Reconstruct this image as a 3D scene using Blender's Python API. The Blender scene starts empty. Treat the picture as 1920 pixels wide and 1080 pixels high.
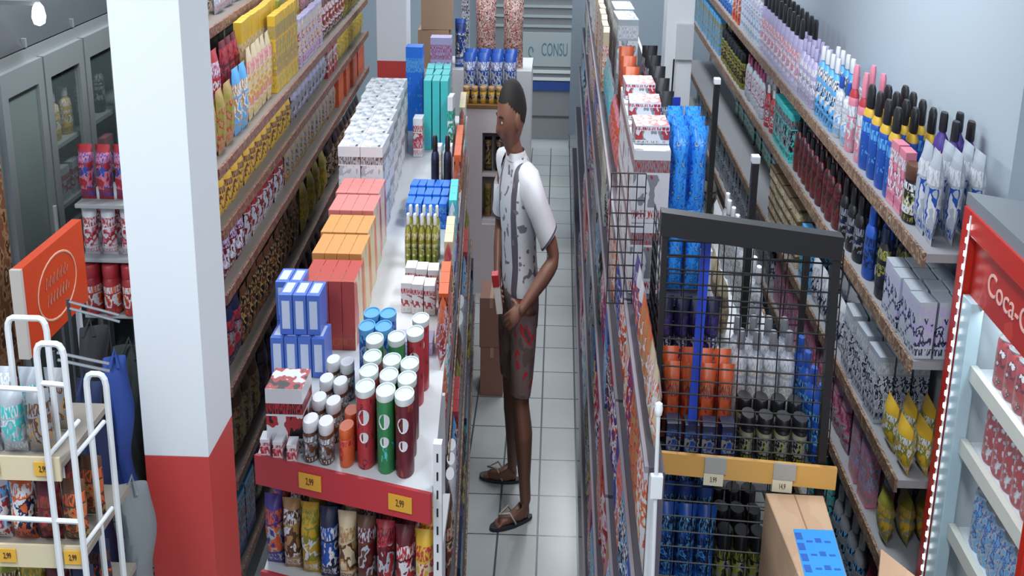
import bpy, bmesh, math, random
from mathutils import Vector, Matrix
random.seed(7)
SC = bpy.context.scene
COL = SC.collection
PI = math.pi

# ---------------------------------------------------------------- camera
cam_d = bpy.data.cameras.new('camera'); cam = bpy.data.objects.new('camera', cam_d); COL.objects.link(cam)
cam_d.sensor_width = 36; cam_d.lens = 2505.25 / 1920 * 36; cam_d.clip_start = 0.05; cam_d.clip_end = 60
def cam_matrix(pitch, yaw, roll, loc):
    p, y, r = (math.radians(a) for a in (pitch, yaw, roll))
    f = Vector((-math.sin(y) * math.cos(p), math.cos(y) * math.cos(p), -math.sin(p)))
    rt = Vector((math.cos(y), math.sin(y), 0)); up = rt.cross(f)
    r2 = rt * math.cos(r) + up * math.sin(r); u2 = up * math.cos(r) - rt * math.sin(r)
    m = Matrix(((r2.x, u2.x, -f.x, loc[0]), (r2.y, u2.y, -f.y, loc[1]), (r2.z, u2.z, -f.z, loc[2]), (0, 0, 0, 1)))
    return m
cam.matrix_world = cam_matrix(19.455, 1.728, 0.964, (0, 0, 2.65))
SC.camera = cam

# ---------------------------------------------------------------- world and lamps
w = bpy.data.worlds.new('world'); SC.world = w; w.use_nodes = True
w.node_tree.nodes['Background'].inputs[0].default_value = (0.82, 0.89, 1.0, 1)
w.node_tree.nodes['Background'].inputs[1].default_value = 0.6
SC.view_settings.view_transform = 'Standard'; SC.view_settings.look = 'None'
SC.view_settings.exposure = 0.08; SC.view_settings.gamma = 1.0
def area(name, loc, sx, sy, e, col=(0.93, 0.97, 1.0), rot=(0, 0, 0)):
    l = bpy.data.lights.new(name, 'AREA'); l.shape = 'RECTANGLE'; l.size = sx; l.size_y = sy; l.energy = e; l.color = col
    o = bpy.data.objects.new(name, l); o.location = loc; o.rotation_euler = rot; COL.objects.link(o)
for (x, y, e) in ((-1.15, 1.2, 34), (-1.0, 4.6, 34), (-1.0, 8.6, 34), (0.35, 1.0, 36), (0.35, 4.0, 36), (0.3, 7.2, 36), (0.3, 10.0, 34)):
    area('ceiling_lamp', (x, y, 3.04), 0.25, 1.5, e)

# ---------------------------------------------------------------- helpers
def lin(h):
    h = h.lstrip('#'); c = [int(h[i:i + 2], 16) / 255 for i in (0, 2, 4)]
    return tuple(v / 12.92 if v < .04045 else ((v + .055) / 1.055) ** 2.4 for v in c) + (1,)
_M = {}
def mat(name, col, rough=.5, metal=0, emit=0, alpha=1, trans=0):
    if name in _M: return _M[name]
    m = bpy.data.materials.new(name); m.use_nodes = True
    b = m.node_tree.nodes['Principled BSDF']; c = lin(col)
    b.inputs['Base Color'].default_value = c; b.inputs['Roughness'].default_value = rough; b.inputs['Metallic'].default_value = metal
    if emit: b.inputs['Emission Color'].default_value = c; b.inputs['Emission Strength'].default_value = emit
    if trans: b.inputs['Transmission Weight'].default_value = trans
    if alpha < 1: b.inputs['Alpha'].default_value = alpha
    _M[name] = m; return m
def printed(name, cols, scale=14, rough=.38, stretch=(1, 1, 1), stops=None, seed=0, pack=False, top=False):
    """printed packaging: blotches of flat ink in several colours"""
    if name in _M: return _M[name]
    m = bpy.data.materials.new(name); m.use_nodes = True; nt = m.node_tree; N = nt.nodes; L = nt.links
    b = N['Principled BSDF']; b.inputs['Roughness'].default_value = rough
    tc = N.new('ShaderNodeTexCoord'); mp = N.new('ShaderNodeMapping'); no = N.new('ShaderNodeTexNoise'); cr = N.new('ShaderNodeValToRGB')
    mp.inputs['Scale'].default_value = (stretch[0] * 2.0, stretch[1], stretch[2]); mp.inputs['Location'].default_value = (seed * 3.7, seed * 1.9, seed * .7)
    no.inputs['Scale'].default_value = scale * 2; no.inputs['Detail'].default_value = 2.5
    L.new(tc.outputs['Object'], mp.inputs['Vector']); L.new(mp.outputs[0], no.inputs['Vector']); L.new(no.outputs[0], cr.inputs[0])
    cr.color_ramp.interpolation = 'CONSTANT'; e = cr.color_ramp.elements
    n = len(cols); st = stops or {1: [0], 2: [0, .55], 3: [0, .48, .58], 4: [0, .42, .52, .6], 5: [0, .4, .47, .54, .61]}[n]
    e[0].position = 0; e[0].color = lin(cols[0])
    if n > 1: e[1].position = st[1]; e[1].color = lin(cols[1])
    for i in range(2, n):
        k = e.new(st[i]); k.color = lin(cols[i])
    col = cr.outputs[0]
    if pack:
        # a pack front: plain ink with a lettered header band, a picture field and small print lines near the foot
        sep = N.new('ShaderNodeSeparateXYZ'); L.new(tc.outputs['Generated'], sep.inputs[0]); z = sep.outputs[2]
        def cmpn(op, a, v):
            n = N.new('ShaderNodeMath'); n.operation = op; L.new(a, n.inputs[0]); n.inputs[1].default_value = v; return n.outputs[0]
        def mul(a, c):
            n = N.new('ShaderNodeMath'); n.operation = 'MULTIPLY'; L.new(a, n.inputs[0]); L.new(c, n.inputs[1]); return n.outputs[0]
        def mixc(f, c1, c2):
            n = N.new('ShaderNodeMix'); n.data_type = 'RGBA'; L.new(f, n.inputs[0])
            for i, c in ((6, c1), (7, c2)):
                if isinstance(c, tuple): n.inputs[i].default_value = c
                else: L.new(c, n.inputs[i])
            return n.outputs[2]
        h0 = .60 + .05 * (seed % 4)
        header = mul(cmpn('GREATER_THAN', z, h0), cmpn('LESS_THAN', z, h0 + .17)); field = mul(cmpn('GREATER_THAN', z, .22), cmpn('LESS_THAN', z, h0 - .03)); foot = mul(cmpn('GREATER_THAN', z, .06), cmpn('LESS_THAN', z, .18))
        if top:
            sn = N.new('ShaderNodeSeparateXYZ'); L.new(tc.outputs['Normal'], sn.inputs[0]); mxn = N.new('ShaderNodeMath'); mxn.operation = 'MAXIMUM'
            L.new(field, mxn.inputs[0]); L.new(cmpn('GREATER_THAN', sn.outputs[2], .5), mxn.inputs[1]); field = mxn.outputs[0]
        wv = N.new('ShaderNodeTexNoise'); wv.inputs['Scale'].default_value = 1; wv.inputs['Detail'].default_value = 0
        m2 = N.new('ShaderNodeMapping'); m2.inputs['Scale'].default_value = (420, 200, 60); L.new(tc.outputs['Object'], m2.inputs[0]); L.new(m2.outputs[0], wv.inputs[0])
        letters = cmpn('GREATER_THAN', wv.outputs[0], .53); c_a, c_b, c_c = lin(cols[0]), lin(cols[1 % n]), lin(cols[2 % n])
        col = mixc(field, c_a, cr.outputs[0]); col = mixc(header, col, c_b); col = mixc(mul(header, letters), col, c_a if seed % 2 else c_c); col = mixc(mul(foot, letters), col, c_c)
    L.new(col, b.inputs['Base Color']); _M[name] = m; return m
WHITE = mat('white_paint', '#d9dde2', .45)
STEEL = mat('white_steel', '#d6dade', .35)
BLACK = mat('black_steel', '#17181b', .4)

def mesh_obj(name, bm, m, parent=None, smooth=False, loc=None):
    me = bpy.data.meshes.new(name); bm.to_mesh(me); bm.free()
    for mm in (m if isinstance(m, (list, tuple)) else [m]): me.materials.append(mm)
    if smooth:
        for p in me.polygons: p.use_smooth = True
        me.set_sharp_from_angle(angle=.8)
    o = bpy.data.objects.new(name, me); COL.objects.link(o)
    if parent: o.parent = parent
    if loc: o.location = loc
    return o
def tag(o, label=None, cat=None, group=None, kind=None):
    if label: o['label'] = label
    if cat: o['category'] = cat
    if group: o['group'] = group
    if kind: o['kind'] = kind
    return o
def empty(name, loc=(0, 0, 0), rz=0, **k):
    o = bpy.data.objects.new(name, None); o.location = loc; o.rotation_euler = (0, 0, rz); o.empty_display_size = .05; COL.objects.link(o)
    return tag(o, **k)
def struct(name, bm, m): return tag(mesh_obj(name, bm, m), kind='structure')
def add_box(bm, lo, hi, bev=0, mi=0):
    r = bmesh.ops.create_cube(bm, size=1); vs = r['verts']
    for v in vs:
        for i in range(3): v.co[i] = lo[i] if v.co[i] < 0 else hi[i]
    fs = set(f for v in vs for f in v.link_faces)
    for f in fs: f.material_index = mi
    if bev:
        es = list(set(e for v in vs for e in v.link_edges)); bmesh.ops.bevel(bm, geom=es, offset=bev, segments=2, affect='EDGES', profile=.7)
    return bm
def box(lo, hi, bev=0): return add_box(bmesh.new(), lo, hi, bev)
def add_prism(bm, pts, z0, z1, mi=0):
    a = [bm.verts.new((x, y, z0)) for x, y in pts]; b = [bm.verts.new((x, y, z1)) for x, y in pts]; n = len(pts)
    fs = [bm.faces.new(a[::-1]), bm.faces.new(b)] + [bm.faces.new((a[i], a[(i + 1) % n], b[(i + 1) % n], b[i])) for i in range(n)]
    for f in fs: f.material_index = mi
    return bm
def prism(pts, z0, z1): return add_prism(bmesh.new(), pts, z0, z1)
def frame_vecs(d):
    d = d.normalized(); a = Vector((0, 0, 1)) if abs(d.z) < .9 else Vector((1, 0, 0))
    u = d.cross(a).normalized(); return u, d.cross(u).normalized()
def add_tube(bm, pts, r, seg=8, sx=1.0):
    """tube along points; r number or list; sx narrows the section in x"""
    pts = [Vector(p) for p in pts]; n = len(pts); rs = r if isinstance(r, (list, tuple)) else [r] * n
    rings = []; pu = None
    for i, p in enumerate(pts):
        d = (pts[min(i + 1, n - 1)] - pts[max(i - 1, 0)]); u, v = frame_vecs(d)
        if pu is not None:
            u = (pu - d.normalized() * pu.dot(d.normalized())).normalized(); v = d.normalized().cross(u)
        pu = u
        ring = []
        for k in range(seg):
            a = 2 * PI * k / seg; q = (u * math.cos(a) + v * math.sin(a)) * rs[i]; q.x *= sx
            ring.append(bm.verts.new(p + q))
        rings.append(ring)
    for i in range(n - 1):
        for k in range(seg): bm.faces.new((rings[i][k], rings[i][(k + 1) % seg], rings[i + 1][(k + 1) % seg], rings[i + 1][k]))
    bm.faces.new(rings[0][::-1]); bm.faces.new(rings[-1])
    return bm
def add_lathe(bm, prof, seg=14, sx=1, sy=1, c=(0, 0, 0), mi=0):
    rings = []
    for r, z in prof:
        rings.append([bm.verts.new((c[0] + r * sx * math.cos(2 * PI * k / seg), c[1] + r * sy * math.sin(2 * PI * k / seg), c[2] + z)) for k in range(seg)])
    fs = []
    for i in range(len(prof) - 1):
        for k in range(seg): fs.append(bm.faces.new((rings[i][k], rings[i][(k + 1) % seg], rings[i + 1][(k + 1) % seg], rings[i + 1][k])))
    fs.append(bm.faces.new(rings[0][::-1])); fs.append(bm.faces.new(rings[-1]))
    for f in fs: f.material_index = mi
    return bm
def lathe(*a, **k): return add_lathe(bmesh.new(), *a, **k)
K = .48      # how narrow this place is across, next to its depth and height

# ---------------------------------------------------------------- product builders (each returns an Empty with parts, or one mesh)
def pillow(wd, d, h, side, seed=0, crimp=.06, nx=7, nz=9):
    rnd = random.Random(seed); bm = bmesh.new(); L = []
    for s in (1, -1):
        g = []
        for j in range(nz):
            v = j / (nz - 1); row = []
            for i in range(nx):
                u = i / (nx - 1) * 2 - 1; vv = min(1, max(0, (v - crimp) / (1 - 2 * crimp))) * 2 - 1
                t = (max(0, 1 - abs(u) ** 2.4) ** .6) * (max(0, 1 - abs(vv) ** 3) ** .6) * d / 2
                inner = 0 < i < nx - 1 and 0 < j < nz - 1
                if inner: t *= 1 + rnd.uniform(-.22, .22)
                ww = wd / 2 * (1 - .07 * (1 - abs(vv)) * (1 if crimp else 0))
                a, b = u * ww, s * max(t, .0006)
                row.append(bm.verts.new((b, a, v * h) if side else (a, b, v * h)))
            g.append(row)
        L.append(g)
        for j in range(nz - 1):
            for i in range(nx - 1):
                q = (g[j][i], g[j][i + 1], g[j + 1][i + 1], g[j + 1][i]); bm.faces.new(q if s < 0 else q[::-1])
    bmesh.ops.remove_doubles(bm, verts=bm.verts, dist=.0018)
    bmesh.ops.recalc_face_normals(bm, faces=bm.faces)
    return bm
def make(spec, side):
    """spec: t type, w true width, d depth, h height, m print, cap material, name"""
    t = spec['t']; wd, d, h = spec['w'], spec['d'], spec['h']; m = spec['m']; name = spec['name']
    cap = spec.get('cap', WHITE); lab = spec.get('lab')
    X, Y = (d, wd) if side else (wd, d)
    X *= K
    if t == 'box' and not lab:
        bm = box((-X / 2, -Y / 2, 0), (X / 2, Y / 2, h), min(.0015, X / 8))
        if 'sidem' in spec:
            bm.normal_update()
            for f in bm.faces:
                if f.normal.x > .9: f.material_index = 1
            return mesh_obj(name, bm, [m, spec['sidem']])
        return mesh_obj(name, bm, m)
    if t == 'bag' and not lab: return mesh_obj(name, pillow(wd, d * K, h, True, seed=spec.get('seed', 1)) if side else pillow(wd * K, d, h, False, seed=spec.get('seed', 1)), m, None, True)
    if t == 'box':
        root = empty(name)
        mesh_obj('carton', box((-X / 2, -Y / 2, 0), (X / 2, Y / 2, h), min(.0015, X / 8)), m, root)
        if lab:
            if side: b = box((-X / 2 - .0012, -Y * .3, h * .2), (-X / 2 + .001, Y * .3, h * .85))
            else: b = box((-X * .3, -Y / 2 - .0012, h * .15), (X * .3, -Y / 2 + .001, h * .85))
            mesh_obj('printed_panel', b, lab, root)
            mesh_obj('top_panel', box((-X * .32, -Y * .34, h - .001), (X * .32, Y * .34, h + .001)), lab, root)
        return root
    if t == 'bag':
        root = empty(name)
        if side: bm = pillow(wd, d * K, h, True, seed=spec.get('seed', 1))
        else: bm = pillow(wd * K, d, h, False, seed=spec.get('seed', 1))
        mesh_obj('pouch', bm, m, root, True)
        if lab:
            g = [(-.3, .3), (.3, .3), (.3, .62), (-.3, .62)]
            if side: b = box((-d * K / 2 * 1.06, -wd * .24, h * .32), (-d * K * .1, wd * .24, h * .66), .0008)
            else: b = box((-wd * K * .24, -d / 2 * 1.06, h * .32), (wd * K * .24, -d * .1, h * .66), .0008)
            mesh_obj('front_label', b, lab, root)
        return root
    root = empty(name); sx, sy = X / 2, Y / 2; seg = 14
    if t == 'bottle':
        mesh_obj('bottle_body', lathe([(.9, 0), (1, .02 * h), (1, .62 * h), (.86, .72 * h), (.42, .79 * h), (.38, .82 * h)], seg, sx, sy), m, root, True)
        mesh_obj('cap', lathe([(.5, .81 * h), (.52, .83 * h), (.5, .97 * h), (.42, h)], seg, sx, sy), cap, root, True)
        mesh_obj('label', lathe([(1.03, .16 * h), (1.03, .55 * h)], seg, sx, sy), lab or m, root, True)
    elif t == 'spray':
        mesh_obj('bottle_body', lathe([(.92, 0), (1, .02 * h), (1, .58 * h), (.9, .66 * h), (.5, .7 * h)], seg, sx, sy), m, root, True)
        mesh_obj('collar', lathe([(.95, .6 * h), (.92, .66 * h), (.62, .72 * h), (.55, .74 * h)], seg, sx, sy), lab or WHITE, root, True)
        mesh_obj('cap', lathe([(.62, .73 * h), (.66, .76 * h), (.6, .95 * h), (.4, h)], seg, sx, sy), cap, root, True)
    elif t == 'jar':
        mesh_obj('jar_body', lathe([(.92, 0), (1, .04 * h), (1, .68 * h), (.85, .76 * h)], seg, sx, sy), m, root, True)
        mesh_obj('lid', lathe([(.94, .75 * h), (.98, .77 * h), (.98, .96 * h), (.9, h)], seg, sx, sy), cap, root, True)
    elif t == 'tube':
        mesh_obj('can_body', lathe([(.97, 0), (1, .01), (1, h - .012), (.97, h - .01)], 18, sx, sy), m, root, True)
        mesh_obj('lid', lathe([(1.04, h - .016), (1.06, h - .006), (1.04, h), (.92, h), (.90, h - .003)], 18, sx, sy), cap, root, True)
        if lab:
            bm = bmesh.new()
            # oval emblem wrapped on the can front
            for (zc, rz_, aw) in ((h * .68, h * .1, .62), (h * .42, h * .07, .5)):
                ring = []
                for k in range(14):
                    a = 2 * PI * k / 14; th = -PI / 2 + aw * math.cos(a); ring.append(bm.verts.new((1.03 * sx * math.cos(th), 1.03 * sy * math.sin(th), zc + rz_ * math.sin(a))))
                bm.faces.new(ring)
            mesh_obj('emblem', bm, lab, root)
    elif t == 'can':
        mesh_obj('can_body', lathe([(.8, 0), (1, .06 * h), (1, .9 * h), (.84, .97 * h)], seg, sx, sy), m, root, True)
        mesh_obj('can_rim', lathe([(.86, .965 * h), (.88, h), (.8, h), (.78, .98 * h)], seg, sx, sy), mat('aluminium', '#b9bcc0', .3, .8), root, True)
    return root
def copy_tree(o, parent=None):
    c = o.copy(); COL.objects.link(c)
    if parent: c.parent = parent
    for ch in CH.get(o.as_pointer(), []): copy_tree(ch, c)
    return c
CH = {}
PROTO = {}
CTX = {}
def D(spec):
    nn = TYPES[spec['t']][2]
    return spec['desc'].replace(nn, CTX[spec['t']][1]) if spec['t'] in CTX else spec['desc']
def put(spec, loc, label, group=None, side=False, rz=0, rx=0, ry=0, cat=None):
    key = (spec['key'], side); rot = (rx, ry, rz)
    if key not in PROTO:
        o = make(spec, side); PROTO[key] = o
        CH[o.as_pointer()] = list(o.children)
    else: o = copy_tree(PROTO[key])
    o.location = (loc[0], loc[1], loc[2] + .0008); o.rotation_euler = rot
    if spec['t'] in CTX and spec['name'] == TYPES[spec['t']][0]: o.name = CTX[spec['t']][0]
    return tag(o, label, cat or spec['cat'], group or (label.replace(' on ', ' lined up on ', 1) if ' on ' in label else 'repeats of the ' + label)[:70])

# colour words -> inks
INK = dict(red='#a8323a', blue='#1f4fa8', navy='#1c2547', sky='#5aa4dc', white='#d4d7dd', cream='#cdbf9f', yellow='#c9a434', orange='#cf5f33', pink='#cf7f93',
           lilac='#a9a3c8', green='#2f7a4a', teal='#42bdbf', brown='#5b3a28', black='#1b1b20', grey='#83888f', maroon='#5e1a26', purple='#4a3a86', tan='#a98658', olive='#8a8a35', magenta='#a04a72', silver='#a9b2bd', amber='#c98f52', salmon='#cf7c78', brick='#b2463e', lid='#cfdada', azure='#1f6fdc')
TYPES = dict(box=('product_box', 'box', 'carton box'), bag=('foil_bag', 'bag', 'foil bag'), bottle=('plastic_bottle', 'bottle', 'bottle'), spray=('capped_bottle', 'bottle', 'tall bottle'),
             jar=('screw_top_jar', 'jar', 'lidded jar'), tube=('snack_tube_can', 'can', 'tube can'), can=('drink_can', 'can', 'drink can'))
SPECS = {}
def S(t, a, b, c=None, w=.08, d=.06, h=.2, cap=None, lab=None, scale=16, name=None, cat=None, noun=None, stops=None, stretch=(1, 1, 1), wide=True):
    key = '_'.join(str(q) for q in (t, a, b, c, w, d, h, cap, lab, scale, stops))
    if key in SPECS: return SPECS[key]
    cols = [INK[a], INK[b]] + ([INK[c]] if c else []); sd = len(SPECS)
    cols = (cols + [INK[a]])
    if stops: stops = (stops + [.72, .8])[:len(cols)]
    m = printed('print_%s' % key, cols, scale, seed=sd, stops=stops, stretch=stretch, pack=(t in ('box', 'bag', 'bottle', 'jar', 'spray')) and wide, top=(t == 'box' and scale < 14))
    nm, ct, nn = TYPES[t]
    s = dict(t=t, m=m, w=w, d=d, h=h, key=key, name=name or nm, cat=cat or ct, seed=sd)
    if cap: s['cap'] = mat('plastic_' + cap, INK[cap], .4)
    if lab: s['lab'] = mat('label_' + lab, INK[lab], .5)
    s['desc'] = ('%s-capped ' % cap if cap and t in ('bottle', 'spray') else '') + '%s and %s %s' % (a, b, noun or nn)
    SPECS[key] = s; return s

def row(spec, p0, p1, n, label, side=False, rz=0, jit=.003, group=None, back=0, bdir=(0, .0, 0), ry=0, rx=0, skip=0):
    """n copies evenly from p0 to p1, with `back` further rows behind offset by bdir"""
    p0, p1 = Vector(p0), Vector(p1); out = []
    for b in range(back + 1):
        for i in range(n):
            if skip and random.random() < skip: continue
            t = i / (n - 1) if n > 1 else 0
            p = p0.lerp(p1, t) + Vector(bdir) * b
            out.append(put(spec, (p.x + random.uniform(-jit, jit) * .4, p.y + random.uniform(-jit, jit), p.z), label, group, side, rz + random.uniform(-.06, .06), rx, ry))
    return out

def seg_row(segs, xf, z, where, side=True, rz=0, gap=1.08, depth=1, dirx=.05):
    """segs: (spec, y0, y1); xf(y) gives x; fills each stretch of a shelf facing the aisle"""
    for spec, y0, y1 in segs:
        wd = spec['w'] if side else spec['d']
        n = max(1, int((y1 - y0) / (wd * gap)))
        lab = '%s %s' % (D(spec), where)
        for b in range(depth):
            for i in range(n):
                y = y0 + (i + .5) * (y1 - y0) / n
                put(spec, (xf(y) + b * dirx + random.uniform(-.003, .003), y, z), lab, None, side, rz + random.uniform(-.05, .05))

# ---------------------------------------------------------------- room shell
def tiles_mat():
    m = bpy.data.materials.new('floor_tiles'); m.use_nodes = True; nt = m.node_tree; N = nt.nodes; L = nt.links; b = N['Principled BSDF']
    tc = N.new('ShaderNodeTexCoord'); mp = N.new('ShaderNodeMapping'); br = N.new('ShaderNodeTexBrick')
    mp.inputs['Location'].default_value = (.0395 - .0165, -4.62 + .33 * .05, 0)
    br.offset = 0; br.inputs['Scale'].default_value = 1; br.inputs['Brick Width'].default_value = .156; br.inputs['Row Height'].default_value = .327
    br.inputs['Mortar Size'].default_value = .0045; br.inputs['Mortar Smooth'].default_value = .2
    br.inputs['Color1'].default_value = lin('#bcc0c0'); br.inputs['Color2'].default_value = lin('#b4b8b8'); br.inputs['Mortar'].default_value = lin('#4c5156')
    no = N.new('ShaderNodeTexNoise'); no.inputs['Scale'].default_value = 2.5; mx = N.new('ShaderNodeMix'); mx.data_type = 'RGBA'; mx.blend_type = 'MULTIPLY'; mx.inputs[0].default_value = .25
    L.new(tc.outputs['Object'], mp.inputs[0]); L.new(mp.outputs[0], br.inputs['Vector']); L.new(tc.outputs['Object'], no.inputs['Vector'])
    L.new(br.outputs['Color'], mx.inputs[6]); L.new(no.outputs[0], mx.inputs[7]); L.new(mx.outputs[2], b.inputs['Base Color']); b.inputs['Roughness'].default_value = .22
    return m
def wall_mat(name, c):
    m = mat(name, c, .6); nt = m.node_tree; no = nt.nodes.new('ShaderNodeTexNoise'); no.inputs['Scale'].default_value = 60
    bu = nt.nodes.new('ShaderNodeBump'); bu.inputs['Strength'].default_value = .05; nt.links.new(no.outputs[0], bu.inputs['Height']); nt.links.new(bu.outputs[0], nt.nodes['Principled BSDF'].inputs['Normal']); return m
WM = wall_mat('wall_paint', '#a9b6c1')
struct('floor', box((-2.3, -1.2, -.1), (1.9, 11.9, 0)), tiles_mat())
struct('ceiling', box((-2.3, -1.2, 3.1), (1.9, 11.9, 3.2)), WM)
struct('wall_right', box((1.10, 3.16, 0), (1.2, 11.6, 3.1)), WM)
struct('wall_right_return', box((1.2, 3.16, 0), (1.9, 3.26, 3.1)), WM)
struct('wall_back', box((-2.3, 11.6, 0), (1.9, 11.7, 3.1)), WM)
struct('wall_left', box((-2.2, -1.2, 0), (-2.1, 11.6, 3.1)), WM)

# ---------------------------------------------------------------- columns
RED = mat('red_paint', '#bb3f3d', .45); CW = mat('column_paint', '#d6dce2', .5)
def column(x0, x1, y0, y1, label):
    r = empty('column', ((x0 + x1) / 2, (y0 + y1) / 2, 0), label=label, cat='column'); a, b = (x1 - x0) / 2, (y1 - y0) / 2
    mesh_obj('painted_base', box((-a, -b, 0), (a, b, 1.4), .002), RED, r); mesh_obj('shaft', box((-a, -b, 1.4), (a, b, 3.1), .002), CW, r)
column(-.823, -.69, 2.445, 2.65, 'large square white column with a red painted base, nearest the camera')
column(-.96, -.80, 7.14, 7.34, 'distant white column with red base, beyond the far end of the left shelves')

# ---------------------------------------------------------------- shelving
TAN = printed('price_rail', ['#6e5446', '#9a8268', '#5a3f38', '#a79b8c'], 18, .5, stops=[0, .5, .58, .66])
DARKRAIL = printed('price_rail_dark', ['#6c4038', '#8a6a55', '#4f2f2b', '#a08a78'], 20, .5, stops=[0, .5, .6, .68])
DECK = mat('shelf_deck', '#c9cdd1', .45)
def shelving(name, label, y0, y1, xf, xb, levels, rail, top=None, cat='shelving unit', deckm=None, base=.1, panel=None, railh=.035, thick=.022):
    """long run of shelves parallel to the aisle; xf/xb(y) front and back plane; levels = [(z, inset)]"""
    r = empty(name, (0, 0, 0), label=label, cat=cat); s = 1 if xf(y0) > xb(y0) else -1
    top = top or levels[0][0] + .3
    mesh_obj('back_panel', prism([(xb(y0), y0), (xb(y0) - s * .012, y0), (xb(y1) - s * .012, y1), (xb(y1), y1)][::s], .02, top), panel or DECK, r)
    mesh_obj('base_plinth', prism([(xf(y0) - s * .01, y0), (xb(y0), y0), (xb(y1), y1), (xf(y1) - s * .01, y1)], 0, base), DECK, r)
    for z, ins in levels:
        a, b = xf(y0) - s * ins, xf(y1) - s * ins
        sh = mesh_obj('shelf', prism([(a, y0), (xb(y0), y0), (xb(y1), y1), (b, y1)], z - thick, z), deckm or DECK, r)
        mesh_obj('price_rail', prism([(a, y0), (a + s * .008, y0), (b + s * .008, y1), (b, y1)], z - railh, z + .002), rail, sh)
    n = max(2, int((y1 - y0) / 1.3) + 1)
    for i in range(n):
        y = y0 + .012 + (y1 - y0 - .03) * i / (n - 1)
        mesh_obj('upright', box((xb(y), y - .012, 0) if s > 0 else (xb(y) - .018, y - .012, 0), (xb(y) + .018, y + .012, top) if s > 0 else (xb(y), y + .012, top)), STEEL, r)
    return r

# --- right wall shelves
RF = lambda y: .905
RB = lambda y: 1.085
shelving('wall_shelving', 'long wall shelving with dark wood-tone price rails under the blue-grey wall', 3.10, 9.4, RF, RB, [(1.67, 0), (1.39, 0), (1.06, 0), (.80, 0), (.42, 0), (.12, 0)], TAN, top=1.75, deckm=mat('wall_deck', '#85878c', .6))
W = 'on the top wall shelf'
x1 = .93
CTX.update(bag=('refill_pouch', 'refill pouch'), box=('soap_carton', 'soap carton'), bottle=('shampoo_bottle', 'bottle'))
def wrow(spec, ya, yb, n, where, z=1.67, x=.932, back=1, side=True, bx=.05, **k):
    return row(spec, (x, ya, z), (x, yb, z), n, '%s %s' % (D(spec), where), side, back=back, bdir=(bx, 0, 0), **k)
wrow(S('box', 'lilac', 'white', 'orange', w=.09, d=.07, h=.2), 8.0, 9.2, 12, 'at the far end of the top wall shelf')
wrow(S('bottle', 'blue', 'white', 'sky', w=.08, d=.06, h=.22, cap='white'), 7.2, 7.9, 8, 'on the top wall shelf, far part')
wrow(S('box', 'orange', 'white', 'red', w=.08, d=.07, h=.2), 6.9, 7.1, 3, 'on the top wall shelf between white and blue bottles')
wrow(S('bottle', 'white', 'lilac', 'sky', w=.075, d=.06, h=.25, cap='silver'), 6.2, 6.8, 8, 'on the top wall shelf, far part')
wrow(S('spray', 'lilac', 'pink', 'white', w=.08, d=.06, h=.27, cap='black', lab='lilac'), 5.15, 6.1, 10, 'on the top wall shelf, middle part')
wrow(S('bottle', 'lilac', 'white', 'grey', w=.08, d=.065, h=.21, cap='lilac'), 4.82, 5.06, 4, 'on the top wall shelf, middle part')
wrow(S('bottle', 'sky', 'white', 'navy', w=.08, d=.065, h=.24, cap='white'), 4.445, 4.70, 4, 'on the top wall shelf')
wrow(S('bottle', 'silver', 'white', 'sky', w=.07, d=.06, h=.2, cap='blue'), 4.24, 4.36, 2, 'on the top wall shelf')
wrow(S('spray', 'pink', 'white', 'silver', w=.07, d=.06, h=.27, cap='pink', lab='red'), 4.02, 4.16, 2, 'on the top wall shelf beside the blue bottles')
wrow(S('spray', 'blue', 'sky', 'blue', w=.085, d=.07, h=.25, cap='black', lab='yellow', stops=[0, .58, .62]), 3.62, 3.94, 4, 'with yellow collar, top wall shelf', back=2, bx=.048)
wrow(S('box', 'pink', 'white', 'magenta', w=.07, d=.06, h=.17), 3.46, 3.55, 2, 'on the top wall shelf beside the blue bottles', back=0)
wrow(S('jar', 'black', 'white', 'olive', w=.09, d=.08, h=.15, cap='brown'), 3.388, 3.388, 1, 'on the top wall shelf', back=0)
wrow(S('bottle', 'purple', 'black', 'pink', w=.09, d=.078, h=.26, cap='black'), 3.41, 3.52, 2, 'at the back of the top wall shelf', x=1.03, back=1, bx=.04)
wrow(S('bag', 'silver', 'white', 'blue', w=.086, d=.08, h=.23, scale=9), 3.205, 3.295, 2, 'at the near end of the top wall shelf', back=2, bx=.05, x=.935)
# second shelf
seg_row([(S('box', 'sky', 'grey', 'olive', w=.1, d=.07, h=.2), 7.6, 9.2), (S('jar', 'olive', 'black', 'brown', w=.09, d=.08, h=.17, cap='black'), 6.6, 7.5),
         (S('bottle', 'silver', 'magenta', 'white', w=.08, d=.06, h=.2, cap='magenta'), 5.9, 6.5), (S('bottle', 'red', 'grey', 'white', w=.08, d=.06, h=.18, cap='white'), 5.6, 5.85),
         (S('box', 'teal', 'grey', 'black', w=.09, d=.07, h=.19), 5.1, 5.55), (S('bottle', 'maroon', 'black', 'brown', w=.08, d=.06, h=.19, cap='black'), 4.2, 5.05),
         (S('spray', 'black', 'grey', 'navy', w=.08, d=.06, h=.2, cap='black', lab='black'), 3.85, 4.18), (S('spray', 'blue', 'navy', 'blue', w=.085, d=.07, h=.22, cap='blue', lab='blue'), 3.66, 3.84),
         (S('bottle', 'black', 'olive', 'navy', w=.08, d=.07, h=.2, cap='navy'), 3.5, 3.65), (S('box', 'silver', 'lilac', 'navy', w=.085, d=.09, h=.15), 3.11, 3.48)], lambda y: .930, 1.39, 'on the second wall shelf', depth=3, dirx=.05)
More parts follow.
